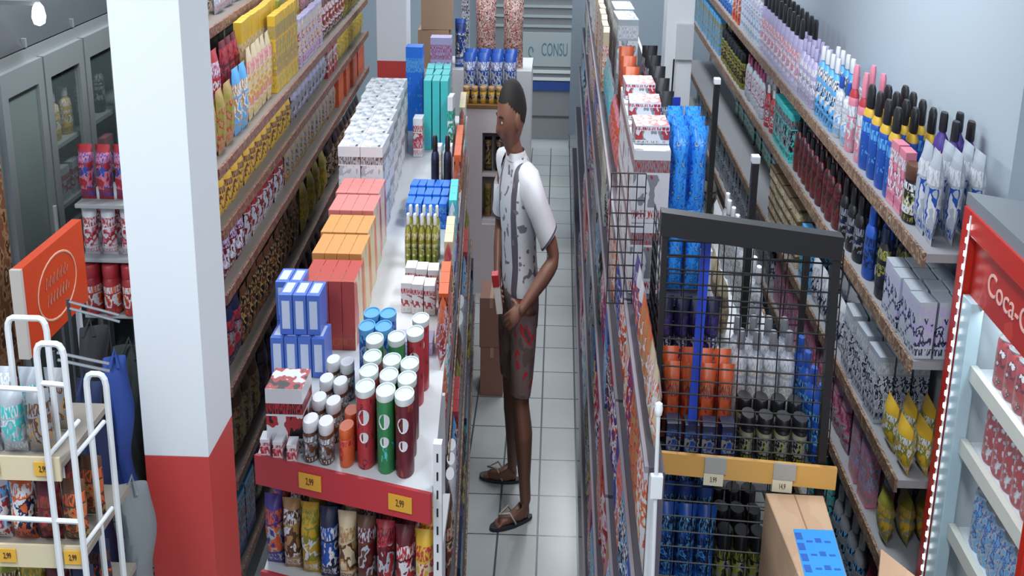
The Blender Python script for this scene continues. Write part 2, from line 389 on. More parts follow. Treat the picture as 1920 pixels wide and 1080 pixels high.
# third shelf: empty deck far away, cream trays, then packs
seg_row([(S('box', 'navy', 'teal', 'olive', w=.1, d=.06, h=.1), 5.9, 7.6)], lambda y: 1.05, 1.06, 'at the back of the third wall shelf')
seg_row([(S('bag', 'white', 'silver', 'navy', w=.09, d=.07, h=.16), 3.95, 4.5), (S('box', 'sky', 'teal', 'navy', w=.09, d=.07, h=.2), 4.5, 4.75), (S('box', 'silver', 'white', 'navy', w=.12, d=.09, h=.2, scale=22), 3.42, 3.9),
         (S('bag', 'yellow', 'olive', 'white', w=.12, d=.09, h=.13), 3.11, 3.38)], lambda y: .932, 1.06, 'on the third wall shelf', depth=3, dirx=.05)
seg_row([(S('box', 'pink', 'magenta', 'lilac', w=.1, d=.07, h=.21), 4.3, 5.2), (S('bag', 'magenta', 'pink', 'silver', w=.1, d=.07, h=.2), 3.75, 4.25), (S('box', 'pink', 'lilac', 'grey', w=.1, d=.07, h=.21), 3.4, 3.7),
         (S('bag', 'olive', 'yellow', 'grey', w=.11, d=.09, h=.14), 3.18, 3.35), (S('box', 'grey', 'navy', 'silver', w=.1, d=.07, h=.2), 5.3, 8.6)], lambda y: .932, .80, 'on the fourth wall shelf', depth=3, dirx=.05)
seg_row([(S('bag', 'silver', 'sky', 'white', w=.12, d=.1, h=.27), 4.4, 5.4), (S('bottle', 'teal', 'grey', 'navy', w=.09, d=.08, h=.28, cap='navy'), 3.9, 4.35), (S('bottle', 'grey', 'black', 'sky', w=.09, d=.08, h=.26, cap='white'), 3.45, 3.85),
         (S('bag', 'maroon', 'grey', 'white', w=.11, d=.09, h=.25), 3.11, 3.4)], lambda y: .94, .42, 'on the fifth wall shelf', depth=2, dirx=.06)
seg_row([(S('bag', 'brown', 'maroon', 'white', w=.12, d=.1, h=.2), 3.87, 5.0), (S('bag', 'silver', 'white', 'pink', w=.12, d=.1, h=.22), 3.2, 3.7)], lambda y: .945, .12, 'on the bottom wall shelf', depth=1)
# cream trays stacked on the third shelf
CREAM = printed('cream_tray', ['#c9bda0', '#b09c78', '#d8d0bd', '#8b7a5c'], 14, .55)
tray_me = None
for i, y in enumerate((4.88, 5.06, 5.24, 5.42)):
    for k in range(5):
        o = mesh_obj('egg_tray', box((-.05, -.08, 0), (.05, .08, .034), .004), CREAM) if tray_me is None else bpy.data.objects.new('egg_tray', tray_me)
        if tray_me: COL.objects.link(o)
        tray_me = o.data; o.location = (.965 + random.uniform(-.004, .004), y, 1.06 + k * .046)
        if k < 4: pass
        tag(o, 'flat cream tray in the stacks on the third wall shelf', 'tray', 'cream trays stacked on the third wall shelf')
        l = bpy.data.objects.new('tray_rim', None) if False else None
        c = mesh_obj('rim', box((-.052, -.082, .034), (.052, .082, .046)), mat('tray_rim', '#5b4a35', .7), o) if i == 0 and k == 0 else None
        if c: rim_me = c.data
        else:
            c = bpy.data.objects.new('rim', rim_me); COL.objects.link(c); c.parent = o

CTX.clear()
# --- left gondola (its run leans a little to the left going back)
gx = lambda u, y: u - .05 * (y - 2.9)
gon = empty('gondola', (0, 0, 0), label='long double-sided display unit with white decks and a red price rail at its near end', cat='shelving unit')
A, B_ = (-.712, 2.95), (-.262, 2.775); Cc, Dd = (gx(-.26, 6.95), 6.95), (gx(-.70, 6.95), 6.95)
dk = mesh_obj('top_deck', prism([A, B_, Cc, Dd], 1.125, 1.15), DECK, gon)
RAILR = mat('red_rail', '#b53a42', .4)
def rail_along(p, q, z0, z1, m, par, name='price_rail', out=.012):
    v = Vector((q[0] - p[0], q[1] - p[1])); nrm = Vector((v.y, -v.x)).normalized() * out
    return mesh_obj(name, prism([p, (p[0] + nrm.x, p[1] + nrm.y), (q[0] + nrm.x, q[1] + nrm.y), q], z0, z1), m, par)
rail_along(A, B_, 1.078, 1.158, RAILR, dk)
d2 = mesh_obj('lower_deck', prism([(A[0], A[1]), (B_[0], B_[1]), (-.27, 3.4), (-.73, 3.4)], .80, .82), DECK, gon)
rail_along(A, B_, .76, .83, RAILR, d2)
d3 = mesh_obj('bottom_deck', prism([(A[0], A[1]), (B_[0], B_[1]), (-.27, 3.4), (-.73, 3.4)], .40, .42), DECK, gon)
mesh_obj('end_panel', prism([(-.72, 3.4), (-.285, 3.4), (-.285, 3.42), (-.72, 3.42)], .0, 1.125), DECK, gon)
mesh_obj('base_plinth', prism([(-.70, 3.0), (-.30, 2.85), (gx(-.3, 6.95), 6.95), (gx(-.68, 6.95), 6.95)], 0, .1), DECK, gon)
mesh_obj('core_panel', prism([(-.42, 3.42), (-.40, 3.42), (gx(-.4, 6.95), 6.95), (gx(-.42, 6.95), 6.95)], .1, 1.125), DECK, gon)
# slotted upright by the near right corner
up = bmesh.new(); add_box(up, (-.262, 2.80, 0), (-.242, 2.83, 1.27)); UPR = mesh_obj('slotted_upright', up, STEEL, gon)
sl = bmesh.new()
for i in range(24): add_box(sl, (-.254, 2.7985, .12 + i * .048), (-.250, 2.8005, .142 + i * .048))
mesh_obj('slots', sl, BLACK, UPR)
SD = mat('dark_deck', '#4c4852', .6)
for z, u_ in ((.15, -.215), (.47, -.235)):
    s = mesh_obj('side_shelf', prism([(gx(u_, 3.43), 3.43), (gx(u_, 6.95), 6.95), (gx(-.40, 6.95), 6.95), (gx(-.40, 3.43), 3.43)][::-1], z - .02, z), SD, gon)
    mesh_obj('price_rail', prism([(gx(u_, 3.43), 3.43), (gx(u_, 6.95), 6.95), (gx(u_ + .006, 6.95), 6.95), (gx(u_ + .006, 3.43), 3.43)][::-1], z - .026, z + .006), TAN, s)
YEL = mat('yellow_tag', '#d9a63a', .5); INKD = mat('tag_ink', '#4a3324', .6)
def text_obj(name, s, size, loc, rot, m, parent=None, ext=.0008, sx=1.0):
    cu = bpy.data.curves.new(name, 'FONT'); cu.body = s; cu.size = size; cu.extrude = ext; cu.align_x = 'CENTER'; cu.align_y = 'CENTER'
    o = bpy.data.objects.new(name, cu); COL.objects.link(o); dg = bpy.context.evaluated_depsgraph_get(); dg.update()
    me = bpy.data.meshes.new_from_object(o.evaluated_get(dg)); bpy.data.objects.remove(o)
    for v in me.vertices: v.co.x *= sx
    me.materials.clear(); me.materials.append(m); r = bpy.data.objects.new(name, me); COL.objects.link(r)
    r.location = loc; r.rotation_euler = rot
    if parent: r.parent = parent
    return r
def price_tag(p, z, label, rz, wd=.055, h=.042, m=YEL, txt='2,99', col='paper'):
    t = empty('price_tag', (p[0], p[1], z), rz, label=label, cat='price tag', group=None)
    mesh_obj('card', box((-wd / 2, -.0025, -h / 2), (wd / 2, 0, h / 2)), m, t)
    text_obj('digits', txt, h * .62, (0, -.0028, 0), (PI / 2, 0, 0), INKD, t, sx=.5)
    return t
ra = math.atan2(B_[1] - A[1], B_[0] - A[0])
def on_rail(t, off=.0135):
    v = Vector((B_[0] - A[0], B_[1] - A[1])); n = Vector((v.y, -v.x)).normalized() * off; return (A[0] + v.x * t + n.x, A[1] + v.y * t + n.y)
price_tag(on_rail(.33), 1.12, 'yellow price tag left of the middle on the red rail', ra, .062)
price_tag(on_rail(.84), 1.118, 'yellow price tag near the right end of the red rail', ra, .062)

# goods on the gondola
T = 1.15
fp = S('box', 'white', 'red', 'black', w=.19, d=.13, h=.17, scale=6, stops=[0, .46, .55], name='coffee_carton')
put(fp, (-.645, 3.04, T), 'white, red and black patterned carton at the near left corner of the display top', 'coffee carton')
row(S('box', 'white', 'red', 'pink', w=.05, d=.05, h=.05), (-.69, 2.965, T), (-.62, 2.935, T), 3, 'small red and white packet lying in front of the patterned carton')
row(S('jar', 'brown', 'grey', 'white', w=.078, d=.075, h=.105, cap='white'), (-.575, 2.955, T), (-.535, 2.94, T), 2, 'white-capped seasoning jar in the front rows on the display', back=3, bdir=(-.002, .125, 0))
row(S('jar', 'orange', 'red', 'orange', w=.075, d=.075, h=.1, cap='orange', stops=[0, .6, .66]), (-.485, 2.93, T), (-.485, 3.02, T), 2, 'orange round tub between the white caps and the tube cans')
tub = dict(w=.092, d=.085, h=.205, lab='white')
TR = [(S('tube', 'red', 'maroon', 'red', cap='lid', stops=[0, .58, .64], **tub), -.437), (S('tube', 'green', 'teal', 'green', cap='lid', stops=[0, .62, .66], **tub), -.385), (S('tube', 'maroon', 'brown', 'red', cap='lid', stops=[0, .6, .64], **tub), -.338)]
for s, x in TR:
    for i in range(3):
        put(s, (x - .004 * i, 2.93 + i * .095 - (x + .43) * .4, T), '%s tube can in the column of tall tubes with pale lids' % {0: 'red', 1: 'green', 2: 'dark red'}[TR.index((s, x))], 'tube cans ' + s['key'][:30])
for x in (-.49, -.445):
    for i in range(2): put(S('tube', 'sky', 'blue', 'sky', cap='sky', w=.09, d=.085, h=.2, lab='white'), (x, 3.345 + i * .1, T), 'light blue tube can behind the red and green ones')
for i, (x, y) in enumerate(((-.455, 3.24), (-.40, 3.26), (-.355, 3.3), (-.35, 3.4))): put(TR[1][0] if i < 2 else TR[0][0], (x, y, T), ['green tube can behind the front column', 'green tube can behind the front column', 'red tube can at the back of the tubes on the right', 'red tube can at the back of the tubes on the right'][i], 'rear tubes %d' % (i // 2))
bb = S('box', 'blue', 'sky', 'blue', w=.076, d=.12, h=.118, lab='white', stops=[0, .56, .66], name='tea_box')
bb['m'] = mat('blue_box_print', '#4c6fc4', .4); bb['lab'] = mat('blue_box_window', '#c3cfe6', .4)
def stack(spec, x0, n, dx, ys, z0, nz, label, dz=None, lean=0):
    for y in ys:
        for k in range(nz):
            for i in range(n): put(spec, (x0 + dx * i - .05 * (y - ys[0]), y, z0 + k * ((dz or spec['h']) + .0015)), label, None)
stack(bb, -.758, 4, .0385, (3.5,), T, 1, 'blue tea box in the lower row of the blue stack')
stack(bb, -.733, 3, .0385, (3.52,), T + .1205, 1, 'blue tea box in the upper row of the blue stack')
stack(bb, -.765, 2, .0385, (3.63,), T, 2, 'blue tea box with pale window behind the front blue stack')
def pasta(a, side_c, h, ys, n, name, label, x0=-.706):
    s = S('box', a, a, side_c, w=.078, d=.2, h=h, stops=[0, .5, .7], scale=15); s['sidem'] = printed('side_' + a, [INK['cream'], INK[a], INK[side_c]], 5, stops=[0, .56, .66], stretch=(1, 1, .3)); stack(s, x0 - .05 * (ys[0] - 3.8), n, .0385, ys, T, 1, label)
pasta('brick', 'orange', .215, (3.75,), 4, 'r', 'upright red box in the row behind the blue tea boxes')
pasta('amber', 'orange', .225, (3.98, 4.2), 4, 'y', 'upright yellow-orange box between the red and pink boxes')
pasta('salmon', 'red', .235, (4.42, 4.64), 4, 'p', 'upright pink box between the yellow boxes and white cartons')
wc = S('box', 'white', 'silver', 'brown', w=.17, d=.22, h=.17, scale=9, stops=[0, .5, .62], name='powdered_milk_carton')
for j, y in enumerate((4.9, 5.13, 5.36, 5.59, 5.82, 6.05)):
    for k in range(2 if j < 2 else 2):
        for i in range(2): put(wc, (gx(-.655, y) + .083 * i, y, T + k * .172), 'white illustrated carton in the stacked block on the display')
# middle lane
wb = S('bottle', 'olive', 'cream', 'green', w=.047, d=.07, h=.19, cap='white')
row(wb, (-.50, 4.45, T), (-.405, 4.45, T), 5, 'white-capped green bottle in the cluster on the display', back=1, bdir=(-.004, .11, 0))
row(S('box', 'azure', 'blue', 'sky', w=.06, d=.1, h=.1), (-.545, 4.95, T), (-.418, 4.95, T), 5, 'bright blue small carton behind the white-capped bottles', back=2, bdir=(-.005, .13, 0))
row(S('spray', 'black', 'navy', 'black', w=.07, d=.07, h=.24, cap='black', lab='navy'), (-.495, 5.45, T), (-.445, 5.45, T), 2, 'tall black bottle behind the bright blue cartons')
row(S('box', 'white', 'cream', 'silver', w=.07, d=.07, h=.16), (-.50, 5.62, T), (-.455, 5.62, T), 2, 'white narrow box beside the tall black bottles')
row(S('box', 'white', 'red', 'cream', w=.074, d=.08, h=.1), (-.455, 4.02, T), (-.38, 4.0, T), 3, 'white box with red marks on the bare stretch of the display', back=1, bdir=(-.004, .15, 0))
row(S('box', 'lilac', 'white', 'lilac', w=.12, d=.1, h=.04, stops=[0, .6, .68]), (-.43, 3.68, T), (-.37, 3.68, T), 2, 'flat pale lilac box behind the tube cans')
tl = S('box', 'teal', 'teal', 'sky', w=.072, d=.14, h=.33, stops=[0, .5, .62], name='tall_carton')
row(tl, (-.60, 6.25, T), (-.52, 6.25, T), 3, 'tall teal carton near the far end of the display', back=2, bdir=(-.008, .16, 0))
row(S('box', 'white', 'green', 'teal', w=.05, d=.1, h=.28), (-.478, 6.1, T), (-.455, 6.1, T), 1, 'slim white and green box in front of the teal cartons')
row(S('box', 'white', 'red', 'pink', w=.09, d=.1, h=.18), (-.63, 5.98 + .1, T), (-.60, 6.08, T), 1, 'round red and white pack left of the teal cartons')
row(S('box', 'azure', 'sky', 'azure', w=.17, d=.1, h=.42, stops=[0, .62, .66]), (-.70, 6.62, T), (-.70, 6.62, T), 1, 'large bright blue carton at the far end of the display')
row(S('box', 'lilac', 'magenta', 'white', w=.22, d=.1, h=.44, scale=22), (-.585, 6.80, T), (-.585, 6.80, T), 1, 'pale carton with pink print above the teal cartons')
CTX.update(bag=('sachet_pack', 'sachet pack'), box=('flat_packet', 'flat packet'))
# goods hung and stood on the aisle side of the gondola
def hangers(x, pal, y0, y1, z, where, rz=.05, wd=.11, h=.22, gap=1.02, ry=0, dd=.06):
    y = y0; i = 0; wd0 = wd
    while y < y1:
        wd = wd0 if y < 5 else wd0 * 1.9
        t, a, b, c = pal[i % len(pal)]; s = S(t, a, b, c, w=wd if t != 'bottle' else wd0, d=dd, h=h); n = 2 + i % 2
        for k in range(n):
            if y + wd > y1 + .03: break_ = True; y = y1 + 1; break
            put(s, (x(y + wd / 2), y + wd / 2, z), '%s %s' % (D(s), where), None, True, rz, 0, ry); y += wd * gap
        i += 1
gs = lambda y: gx(-.275, y)
hangers(gs, [('bag', 'orange', 'red', 'cream'), ('bag', 'white', 'teal', 'grey'), ('box', 'red', 'white', 'orange'), ('bag', 'cream', 'brown', 'green'), ('box', 'blue', 'white', 'purple'), ('bag', 'maroon', 'orange', 'white'), ('box', 'white', 'purple', 'pink'), ('bag', 'tan', 'olive', 'red')], 3.48, 6.9, .93, 'in the upper aisle-side row of the display', h=.19, ry=0)
hangers(lambda y: gx(-.275, y), [('bag', 'orange', 'red', 'white'), ('box', 'orange', 'maroon', 'cream'), ('bag', 'red', 'orange', 'cream'), ('box', 'cream', 'white', 'teal'), ('bag', 'white', 'teal', 'silver'), ('box', 'teal', 'sky', 'white')], 3.52, 6.9, T, 'standing along the right edge of the display top', h=.16, wd=.1)
for y_ in (3.0,):
    s = mesh_obj('side_shelf', prism([(gx(-.255, 3.43), 3.43), (gx(-.255, 6.95), 6.95), (gx(-.40, 6.95), 6.95), (gx(-.40, 3.43), 3.43)][::-1], .91, .929), SD, gon)
    mesh_obj('price_rail', prism([(gx(-.252, 3.43), 3.43), (gx(-.252, 6.95), 6.95), (gx(-.247, 6.95), 6.95), (gx(-.247, 3.43), 3.43)][::-1], .908, .934), TAN, s)
hangers(lambda y: gx(-.255, y), [('bag', 'brown', 'cream', 'red'), ('jar', 'white', 'sky', 'olive'), ('bag', 'sky', 'white', 'navy'), ('box', 'red', 'maroon', 'white'), ('bag', 'olive', 'cream', 'brown')], 3.48, 6.9, .47, 'in the middle side row of the display', h=.24, wd=.1)
hangers(lambda y: gx(-.235, y), [('bag', 'black', 'navy', 'teal'), ('box', 'navy', 'teal', 'black'), ('bag', 'purple', 'black', 'grey'), ('bag', 'black', 'yellow', 'green')], 3.48, 6.9, .15, 'in the bottom side row of the display', h=.24, wd=.11)
CTX.clear()
# snack bags on the lower deck of the near end
lb = [('purple', 'orange', 'silver'), ('tan', 'brown', 'white'), ('yellow', 'olive', 'white'), ('navy', 'blue', 'white'), ('cream', 'tan', 'brown'), ('brown', 'maroon', 'silver'), ('red', 'maroon', 'silver'), ('maroon', 'red', 'white'), ('yellow', 'red', 'cream')]
for i, cc in enumerate(lb):
    s = S('bag', *cc, w=.10, d=.07, h=.20, scale=12)
    for j in range(3):
        t = (i + .5) / len(lb); p = (A[0] + (B_[0] - A[0]) * t + .0, A[1] + (B_[1] - A[1]) * t + .06 + j * .1)
        put(s, (p[0], p[1], .82 + (0 if i < 6 else 0)), '%s on the deck below the red rail' % D(s), None, False, ra * .4 + random.uniform(-.05, .05))
for i, cc in enumerate([('orange', 'tan', 'yellow'), ('blue', 'navy', 'silver'), ('tan', 'cream', 'red'), ('magenta', 'red', 'white'), ('yellow', 'tan', 'red')]):
    s = S('bag', *cc, w=.19, d=.09, h=.22, scale=10)
    for j in range(2):
        t = (i + .5) / 5; put(s, (A[0] + (B_[0] - A[0]) * t, A[1] + (B_[1] - A[1]) * t + .06 + j * .12, .42), '%s on the lowest deck of the near end' % D(s), None, False, ra * .4)

CTX.update(bag=('pasta_bag', 'pasta bag'), box=('pasta_box', 'slim box'))
# --- left shelves
LF = lambda y: -1.0 - .0275 * (y - 3.8)
LB = lambda y: LF(y) - .27
lv = [(1.98, .12), (1.64, 0), (1.45, 0), (1.24, 0), (.93, 0), (.60, 0), (.27, 0)]
shelving('shelving_unit', 'long shelving with dark rails receding behind the big white column', 3.84, 7.85, LF, LB, lv, DARKRAIL, top=2.35, railh=.03, deckm=mat('brown_deck', '#6d655f', .6), panel=mat('brown_panel', '#5f5a58', .6))
lx = lambda o: (lambda y: LF(y) - o)
seg_row([(S('bag', 'tan', 'olive', 'red', w=.1, d=.07, h=.2, scale=20), 3.87, 4.25), (S('bag', 'sky', 'white', 'tan', w=.09, d=.07, h=.22), 4.27, 4.47), (S('bag', 'cream', 'pink', 'yellow', w=.08, d=.06, h=.25), 4.5, 4.95),
         (S('box', 'yellow', 'tan', 'olive', w=.06, d=.06, h=.29), 5.0, 5.5), (S('box', 'lilac', 'cream', 'red', w=.08, d=.06, h=.2), 5.55, 6.2), (S('bag', 'brown', 'red', 'white', w=.09, d=.07, h=.2), 6.25, 7.0), (S('bag', 'olive', 'yellow', 'brown', w=.12, d=.08, h=.18), 7.02, 7.8)],
        lx(.035), 1.64, 'in the front row of the upper left shelf', rz=.03)
seg_row([(S('bag', 'red', 'magenta', 'white', w=.09, d=.07, h=.29), 3.87, 4.3), (S('bag', 'maroon', 'red', 'brown', w=.08, d=.07, h=.3), 4.32, 4.6), (S('box', 'yellow', 'cream', 'tan', w=.06, d=.06, h=.32), 4.62, 5.3), (S('box', 'olive', 'yellow', 'white', w=.08, d=.06, h=.3), 5.35, 5.9), (S('box', 'grey', 'red', 'silver', w=.1, d=.06, h=.28), 5.95, 7.7)],
        lx(.085), 1.64, 'in the second row of the upper left shelf', rz=.03)
seg_row([(S('bag', 'maroon', 'black', 'cream', w=.1, d=.07, h=.2, scale=22), 3.87, 4.6), (S('bag', 'silver', 'white', 'pink', w=.14, d=.1, h=.17), 4.65, 5.3), (S('bag', 'white', 'lilac', 'grey', w=.12, d=.08, h=.2), 5.32, 5.8), (S('box', 'orange', 'red', 'orange', w=.1, d=.07, h=.26), 5.85, 6.2), (S('bag', 'olive', 'tan', 'grey', w=.1, d=.07, h=.22), 6.25, 7.8)],
        lx(.17), 1.98, 'on the topmost left shelf', rz=.03)
seg_row([(S('bag', 'yellow', 'brown', 'tan', w=.09, d=.06, h=.13, scale=18), 3.95, 5.3), (S('bag', 'grey', 'lilac', 'brown', w=.09, d=.06, h=.14), 5.35, 6.3), (S('box', 'red', 'white', 'brown', w=.08, d=.06, h=.13), 6.32, 6.7), (S('bag', 'olive', 'yellow', 'tan', w=.12, d=.07, h=.14), 6.75, 7.8), (S('bag', 'black', 'brown', 'grey', w=.1, d=.06, h=.13), 3.87, 3.95)],
        lx(.035), 1.45, 'on the second left shelf', rz=.03)
seg_row([(S('bag', 'maroon', 'lilac', 'white', w=.09, d=.06, h=.16), 3.87, 4.3), (S('bag', 'silver', 'maroon', 'red', w=.09, d=.06, h=.16), 4.35, 5.1), (S('bag', 'tan', 'grey', 'brown', w=.1, d=.07, h=.15), 5.15, 6.6), (S('box', 'orange', 'orange', 'red', w=.25, d=.07, h=.18, stops=[0, .5, .7]), 6.65, 7.8)],
        lx(.035), 1.24, 'on the third left shelf', rz=.03)
seg_row([(S('bag', 'navy', 'red', 'grey', w=.1, d=.07, h=.2), 3.87, 4.2), (S('bag', 'brown', 'black', 'tan', w=.1, d=.07, h=.2), 4.2, 5.4), (S('bag', 'olive', 'tan', 'yellow', w=.14, d=.1, h=.22), 5.45, 6.2), (S('bag', 'black', 'brown', 'cream', w=.12, d=.08, h=.2), 6.25, 7.6)], lx(.035), .93, 'on the fourth left shelf', rz=.03)
seg_row([(S('bag', 'brown', 'tan', 'olive', w=.12, d=.08, h=.22), 3.87, 4.4), (S('bag', 'black', 'brown', 'purple', w=.12, d=.08, h=.22), 4.45, 6.0)], lx(.035), .60, 'on the fifth left shelf', rz=.03)
seg_row([(S('box', 'sky', 'navy', 'red', w=.14, d=.08, h=.22), 3.87, 4.2), (S('bag', 'navy', 'olive', 'black', w=.14, d=.08, h=.22), 4.25, 5.2)], lx(.035), .27, 'on the bottom left shelf', rz=.03)

CTX.update(bag=('biscuit_packet', 'packet'), box=('cereal_box', 'packet box'))
# --- aisle side shelves of the right-hand gondola
CTX.update(bag=('biscuit_packet', 'packet'), box=('cereal_box', 'packet box'))
def MX(z): return {.17: .150, .50: .166, .82: .182, 1.12: .198, 1.42: .208}[z]
MF = lambda y: .148
lvm = [(z, MX(z) - .148) for z in (1.42, 1.12, .82, .50, .17)]
ARAIL = mat('aisle_rail', '#857d88', .5)
shelving('aisle_shelving', 'long low shelving along the right side of the tiled aisle', 3.42, 10.4, MF, lambda y: .42, lvm, ARAIL, top=1.56, railh=.013, thick=.012, deckm=mat('dark_deck', '#4c4852', .6))
shelving('clip_shelving', 'short narrow shelving beside the white pole at the near end of the aisle', 2.42, 3.40, MF, lambda y: .229, lvm, ARAIL, top=1.41, railh=.013, thick=.012, deckm=mat('dark_deck', '#4c4852', .6), panel=mat('dark_deck', '#4c4852', .6))
pals = {
 1.12: [('bag', 'orange', 'white', 'red'), ('bag', 'silver', 'blue', 'purple'), ('bag', 'cream', 'orange', 'white'), ('box', 'grey', 'white', 'orange'), ('bag', 'orange', 'pink', 'white'), ('bag', 'silver', 'grey', 'black'), ('box', 'white', 'cream', 'green'), ('bag', 'grey', 'olive', 'silver')],
 .82: [('bag', 'purple', 'white', 'orange'), ('bag', 'red', 'navy', 'white'), ('box', 'blue', 'sky', 'white'), ('bag', 'lilac', 'red', 'purple'), ('bag', 'pink', 'white', 'magenta'), ('bottle', 'black', 'silver', 'teal'), ('bag', 'grey', 'sky', 'white'), ('box', 'silver', 'black', 'grey')],
 .50: [('bag', 'red', 'white', 'pink'), ('box', 'red', 'orange', 'white'), ('bag', 'navy', 'lilac', 'white'), ('bag', 'magenta', 'red', 'white'), ('bag', 'purple', 'yellow', 'white'), ('bottle', 'sky', 'silver', 'navy'), ('bag', 'black', 'grey', 'silver'), ('box', 'grey', 'black', 'sky')],
 .17: [('bag', 'white', 'sky', 'navy'), ('bag', 'sky', 'white', 'grey'), ('box', 'magenta', 'red', 'white'), ('bag', 'purple', 'navy', 'yellow'), ('bottle', 'navy', 'silver', 'black'), ('bag', 'black', 'grey', 'olive')]}
nm = {1.12: 'second', .82: 'third', .50: 'fourth', .17: 'bottom'}
for z, pal in pals.items():
    hangers(lambda y: MX(z) + .022, pal, 3.48, 10.3 if z > .6 else 7.5, z, 'on the %s shelf along the right of the aisle' % nm[z], rz=0, h=.275, wd=.105)
near = {1.12: [('bag', 'white', 'orange', 'cream'), ('bag', 'orange', 'tan', 'red'), ('bag', 'purple', 'red', 'white'), ('bag', 'cream', 'white', 'orange')], .82: [('bag', 'blue', 'white', 'cream'), ('bag', 'sky', 'navy', 'white'), ('bag', 'orange', 'pink', 'white'), ('bag', 'purple', 'blue', 'white')], .50: [('bag', 'tan', 'pink', 'blue'), ('bag', 'red', 'orange', 'white'), ('bag', 'sky', 'white', 'navy')], .17: [('bag', 'sky', 'blue', 'white'), ('bag', 'white', 'sky', 'grey')],
        1.42: [('bag', 'cream', 'white', 'orange'), ('bag', 'orange', 'tan', 'white'), ('bag', 'white', 'purple', 'orange'), ('bag', 'purple', 'lilac', 'red')]}
nm[1.42] = 'top'
for z, pal in near.items():
    hangers(lambda y: MX(z) + .017, pal, 2.50, 3.34, z, 'on the %s shelf by the white pole' % nm[z], rz=0, h=.275 if z < 1.4 else .17, wd=.1, dd=.045)
# top of that gondola
TZ = 1.42
seg_row([(S('bag', 'pink', 'orange', 'red', w=.1, d=.07, h=.2), 4.5, 5.3), (S('bag', 'silver', 'teal', 'sky', w=.12, d=.07, h=.2), 5.35, 6.2), (S('box', 'cream', 'white', 'orange', w=.18, d=.06, h=.28), 6.3, 8.0), (S('box', 'white', 'silver', 'cream', w=.18, d=.07, h=.32), 8.1, 10.2)],
        lambda y: .238, TZ, 'on top of the aisle shelving, front row')
bigw = S('box', 'white', 'grey', 'red', w=.2, d=.28, h=.2, scale=7, stops=[0, .56, .66], name='appliance_box')
for y in (3.60, 3.90, 4.20):
    for k in range(2): put(bigw, (.262, y, TZ + k * .2015), 'white box with red and grey print in the %s layer above the aisle shelving' % ('lower', 'upper')[k])
row(S('box', 'white', 'red', 'grey', w=.19, d=.14, h=.05, scale=9), (.262, 3.60, TZ + .4035), (.262, 4.2, TZ + .4035), 3, 'flat white box with red print lying on the white boxes')
row(S('bag', 'red', 'orange', 'white', w=.135, d=.1, h=.26, stops=[0, .6, .66]), (.302, 4.55, TZ), (.302, 4.55, TZ), 1, 'orange-red bag standing behind the white boxes', back=2, bdir=(.002, .22, 0))
row(S('bag', 'orange', 'red', 'white', w=.135, d=.1, h=.30, stops=[0, .6, .66]), (.30, 5.3, TZ), (.30, 5.3, TZ), 1, 'bright orange bag far behind the white boxes', back=2, bdir=(.002, .25, 0))
row(S('bag', 'black', 'navy', 'grey', w=.13, d=.14, h=.36, stops=[0, .6, .68]), (.372, 4.5, TZ), (.372, 4.5, TZ), 1, 'black sack behind the blue bags', back=4, bdir=(.002, .24, 0))
row(S('box', 'silver', 'white', 'grey', w=.2, d=.3, h=.35, scale=8), (.325, 6.4, TZ), (.325, 6.4, TZ), 1, 'grey-white carton far up on the aisle shelving', back=9, bdir=(0, .36, 0))

CTX.clear()

# --- black wire end stand
WIRE = mat('black_wire', '#101114', .45); BEIGE = mat('yellow_rail', '#d9a75a', .45)
est = empty('wire_display_stand', (0, 0, 0), label='black steel stand with wire mesh and a yellow shelf rail nearest the camera', cat='display stand')
def post(p, q, r=.009, name='post', par=None, m=BLACK):
    bm = bmesh.new(); add_box(bm, (-r, -r * 1.6, 0), (r, r * 1.6, 1))
    for v in bm.verts:
        t = v.co.z; v.co = Vector((v.co.x + p[0] + (q[0] - p[0]) * t, v.co.y + p[1] + (q[1] - p[1]) * t, p[2] + (q[2] - p[2]) * t))
    return mesh_obj(name, bm, m, par)
PL0, PL1 = (.262, 2.83, 0), (.248, 2.80, 1.80); PR0, PR1 = (.665, 2.77, 0), (.622, 2.80, 1.755)
post(PL0, PL1, .006, par=est); post(PR0, PR1, .009, par=est)
post((.268, 3.32, 0), (.268, 3.32, 1.62), .006, par=est); post((.66, 3.30, 0), (.66, 3.30, 1.62), .007, par=est)
bm = bmesh.new(); add_box(bm, (0, -.022, -.025), (1, .022, .028))
for v in bm.verts:
    t = v.co.x; v.co = Vector((.236 + (.632 - .236) * t, 2.80 + v.co.y, 1.822 + (1.775 - 1.822) * t + v.co.z))
tb = mesh_obj('top_bar', bm, BLACK, est)
def grid(name, o, u, v, nu, nv, r, par, m=WIRE):
    """flat wire mesh spanned by u, v from o"""
    o, u, v = Vector(o), Vector(u), Vector(v); bm = bmesh.new()
    for i in range(nu + 1): add_tube(bm, [o + u * i / nu, o + u * i / nu + v], r * .6, 4)
    for j in range(nv + 1): add_tube(bm, [o + v * j / nv, o + v * j / nv + u], r, 4)
    return mesh_obj(name, bm, m, par)
grid('front_mesh', (.265, 2.835, 1.27), (.385, -.038, 0), (-.012, 0, .50), 9, 15, .0022, est)
grid('front_mesh', (.265, 2.835, .55), (.39, -.04, 0), (0, 0, .66), 9, 16, .0022, est)
grid('rear_mesh', (.30, 3.32, .9), (.36, 0, 0), (0, 0, .72), 8, 16, .0022, est)
grid('side_mesh', (.262, 2.86, 1.27), (.0, .44, 0), (0, 0, .45), 6, 12, .002, est)
for z in (1.22, .86, .50):
    s = grid('wire_shelf', (.265, 2.83, z), (.39, -.03, 0), (.02, .48, 0), 12, 8, .002, est)
    if z == 1.22: sh1 = s
yr = mesh_obj('yellow_rail', prism([(.268, 2.822), (.270, 2.808), (.664, 2.752), (.664, 2.766)], 1.208, 1.262), BEIGE, est)
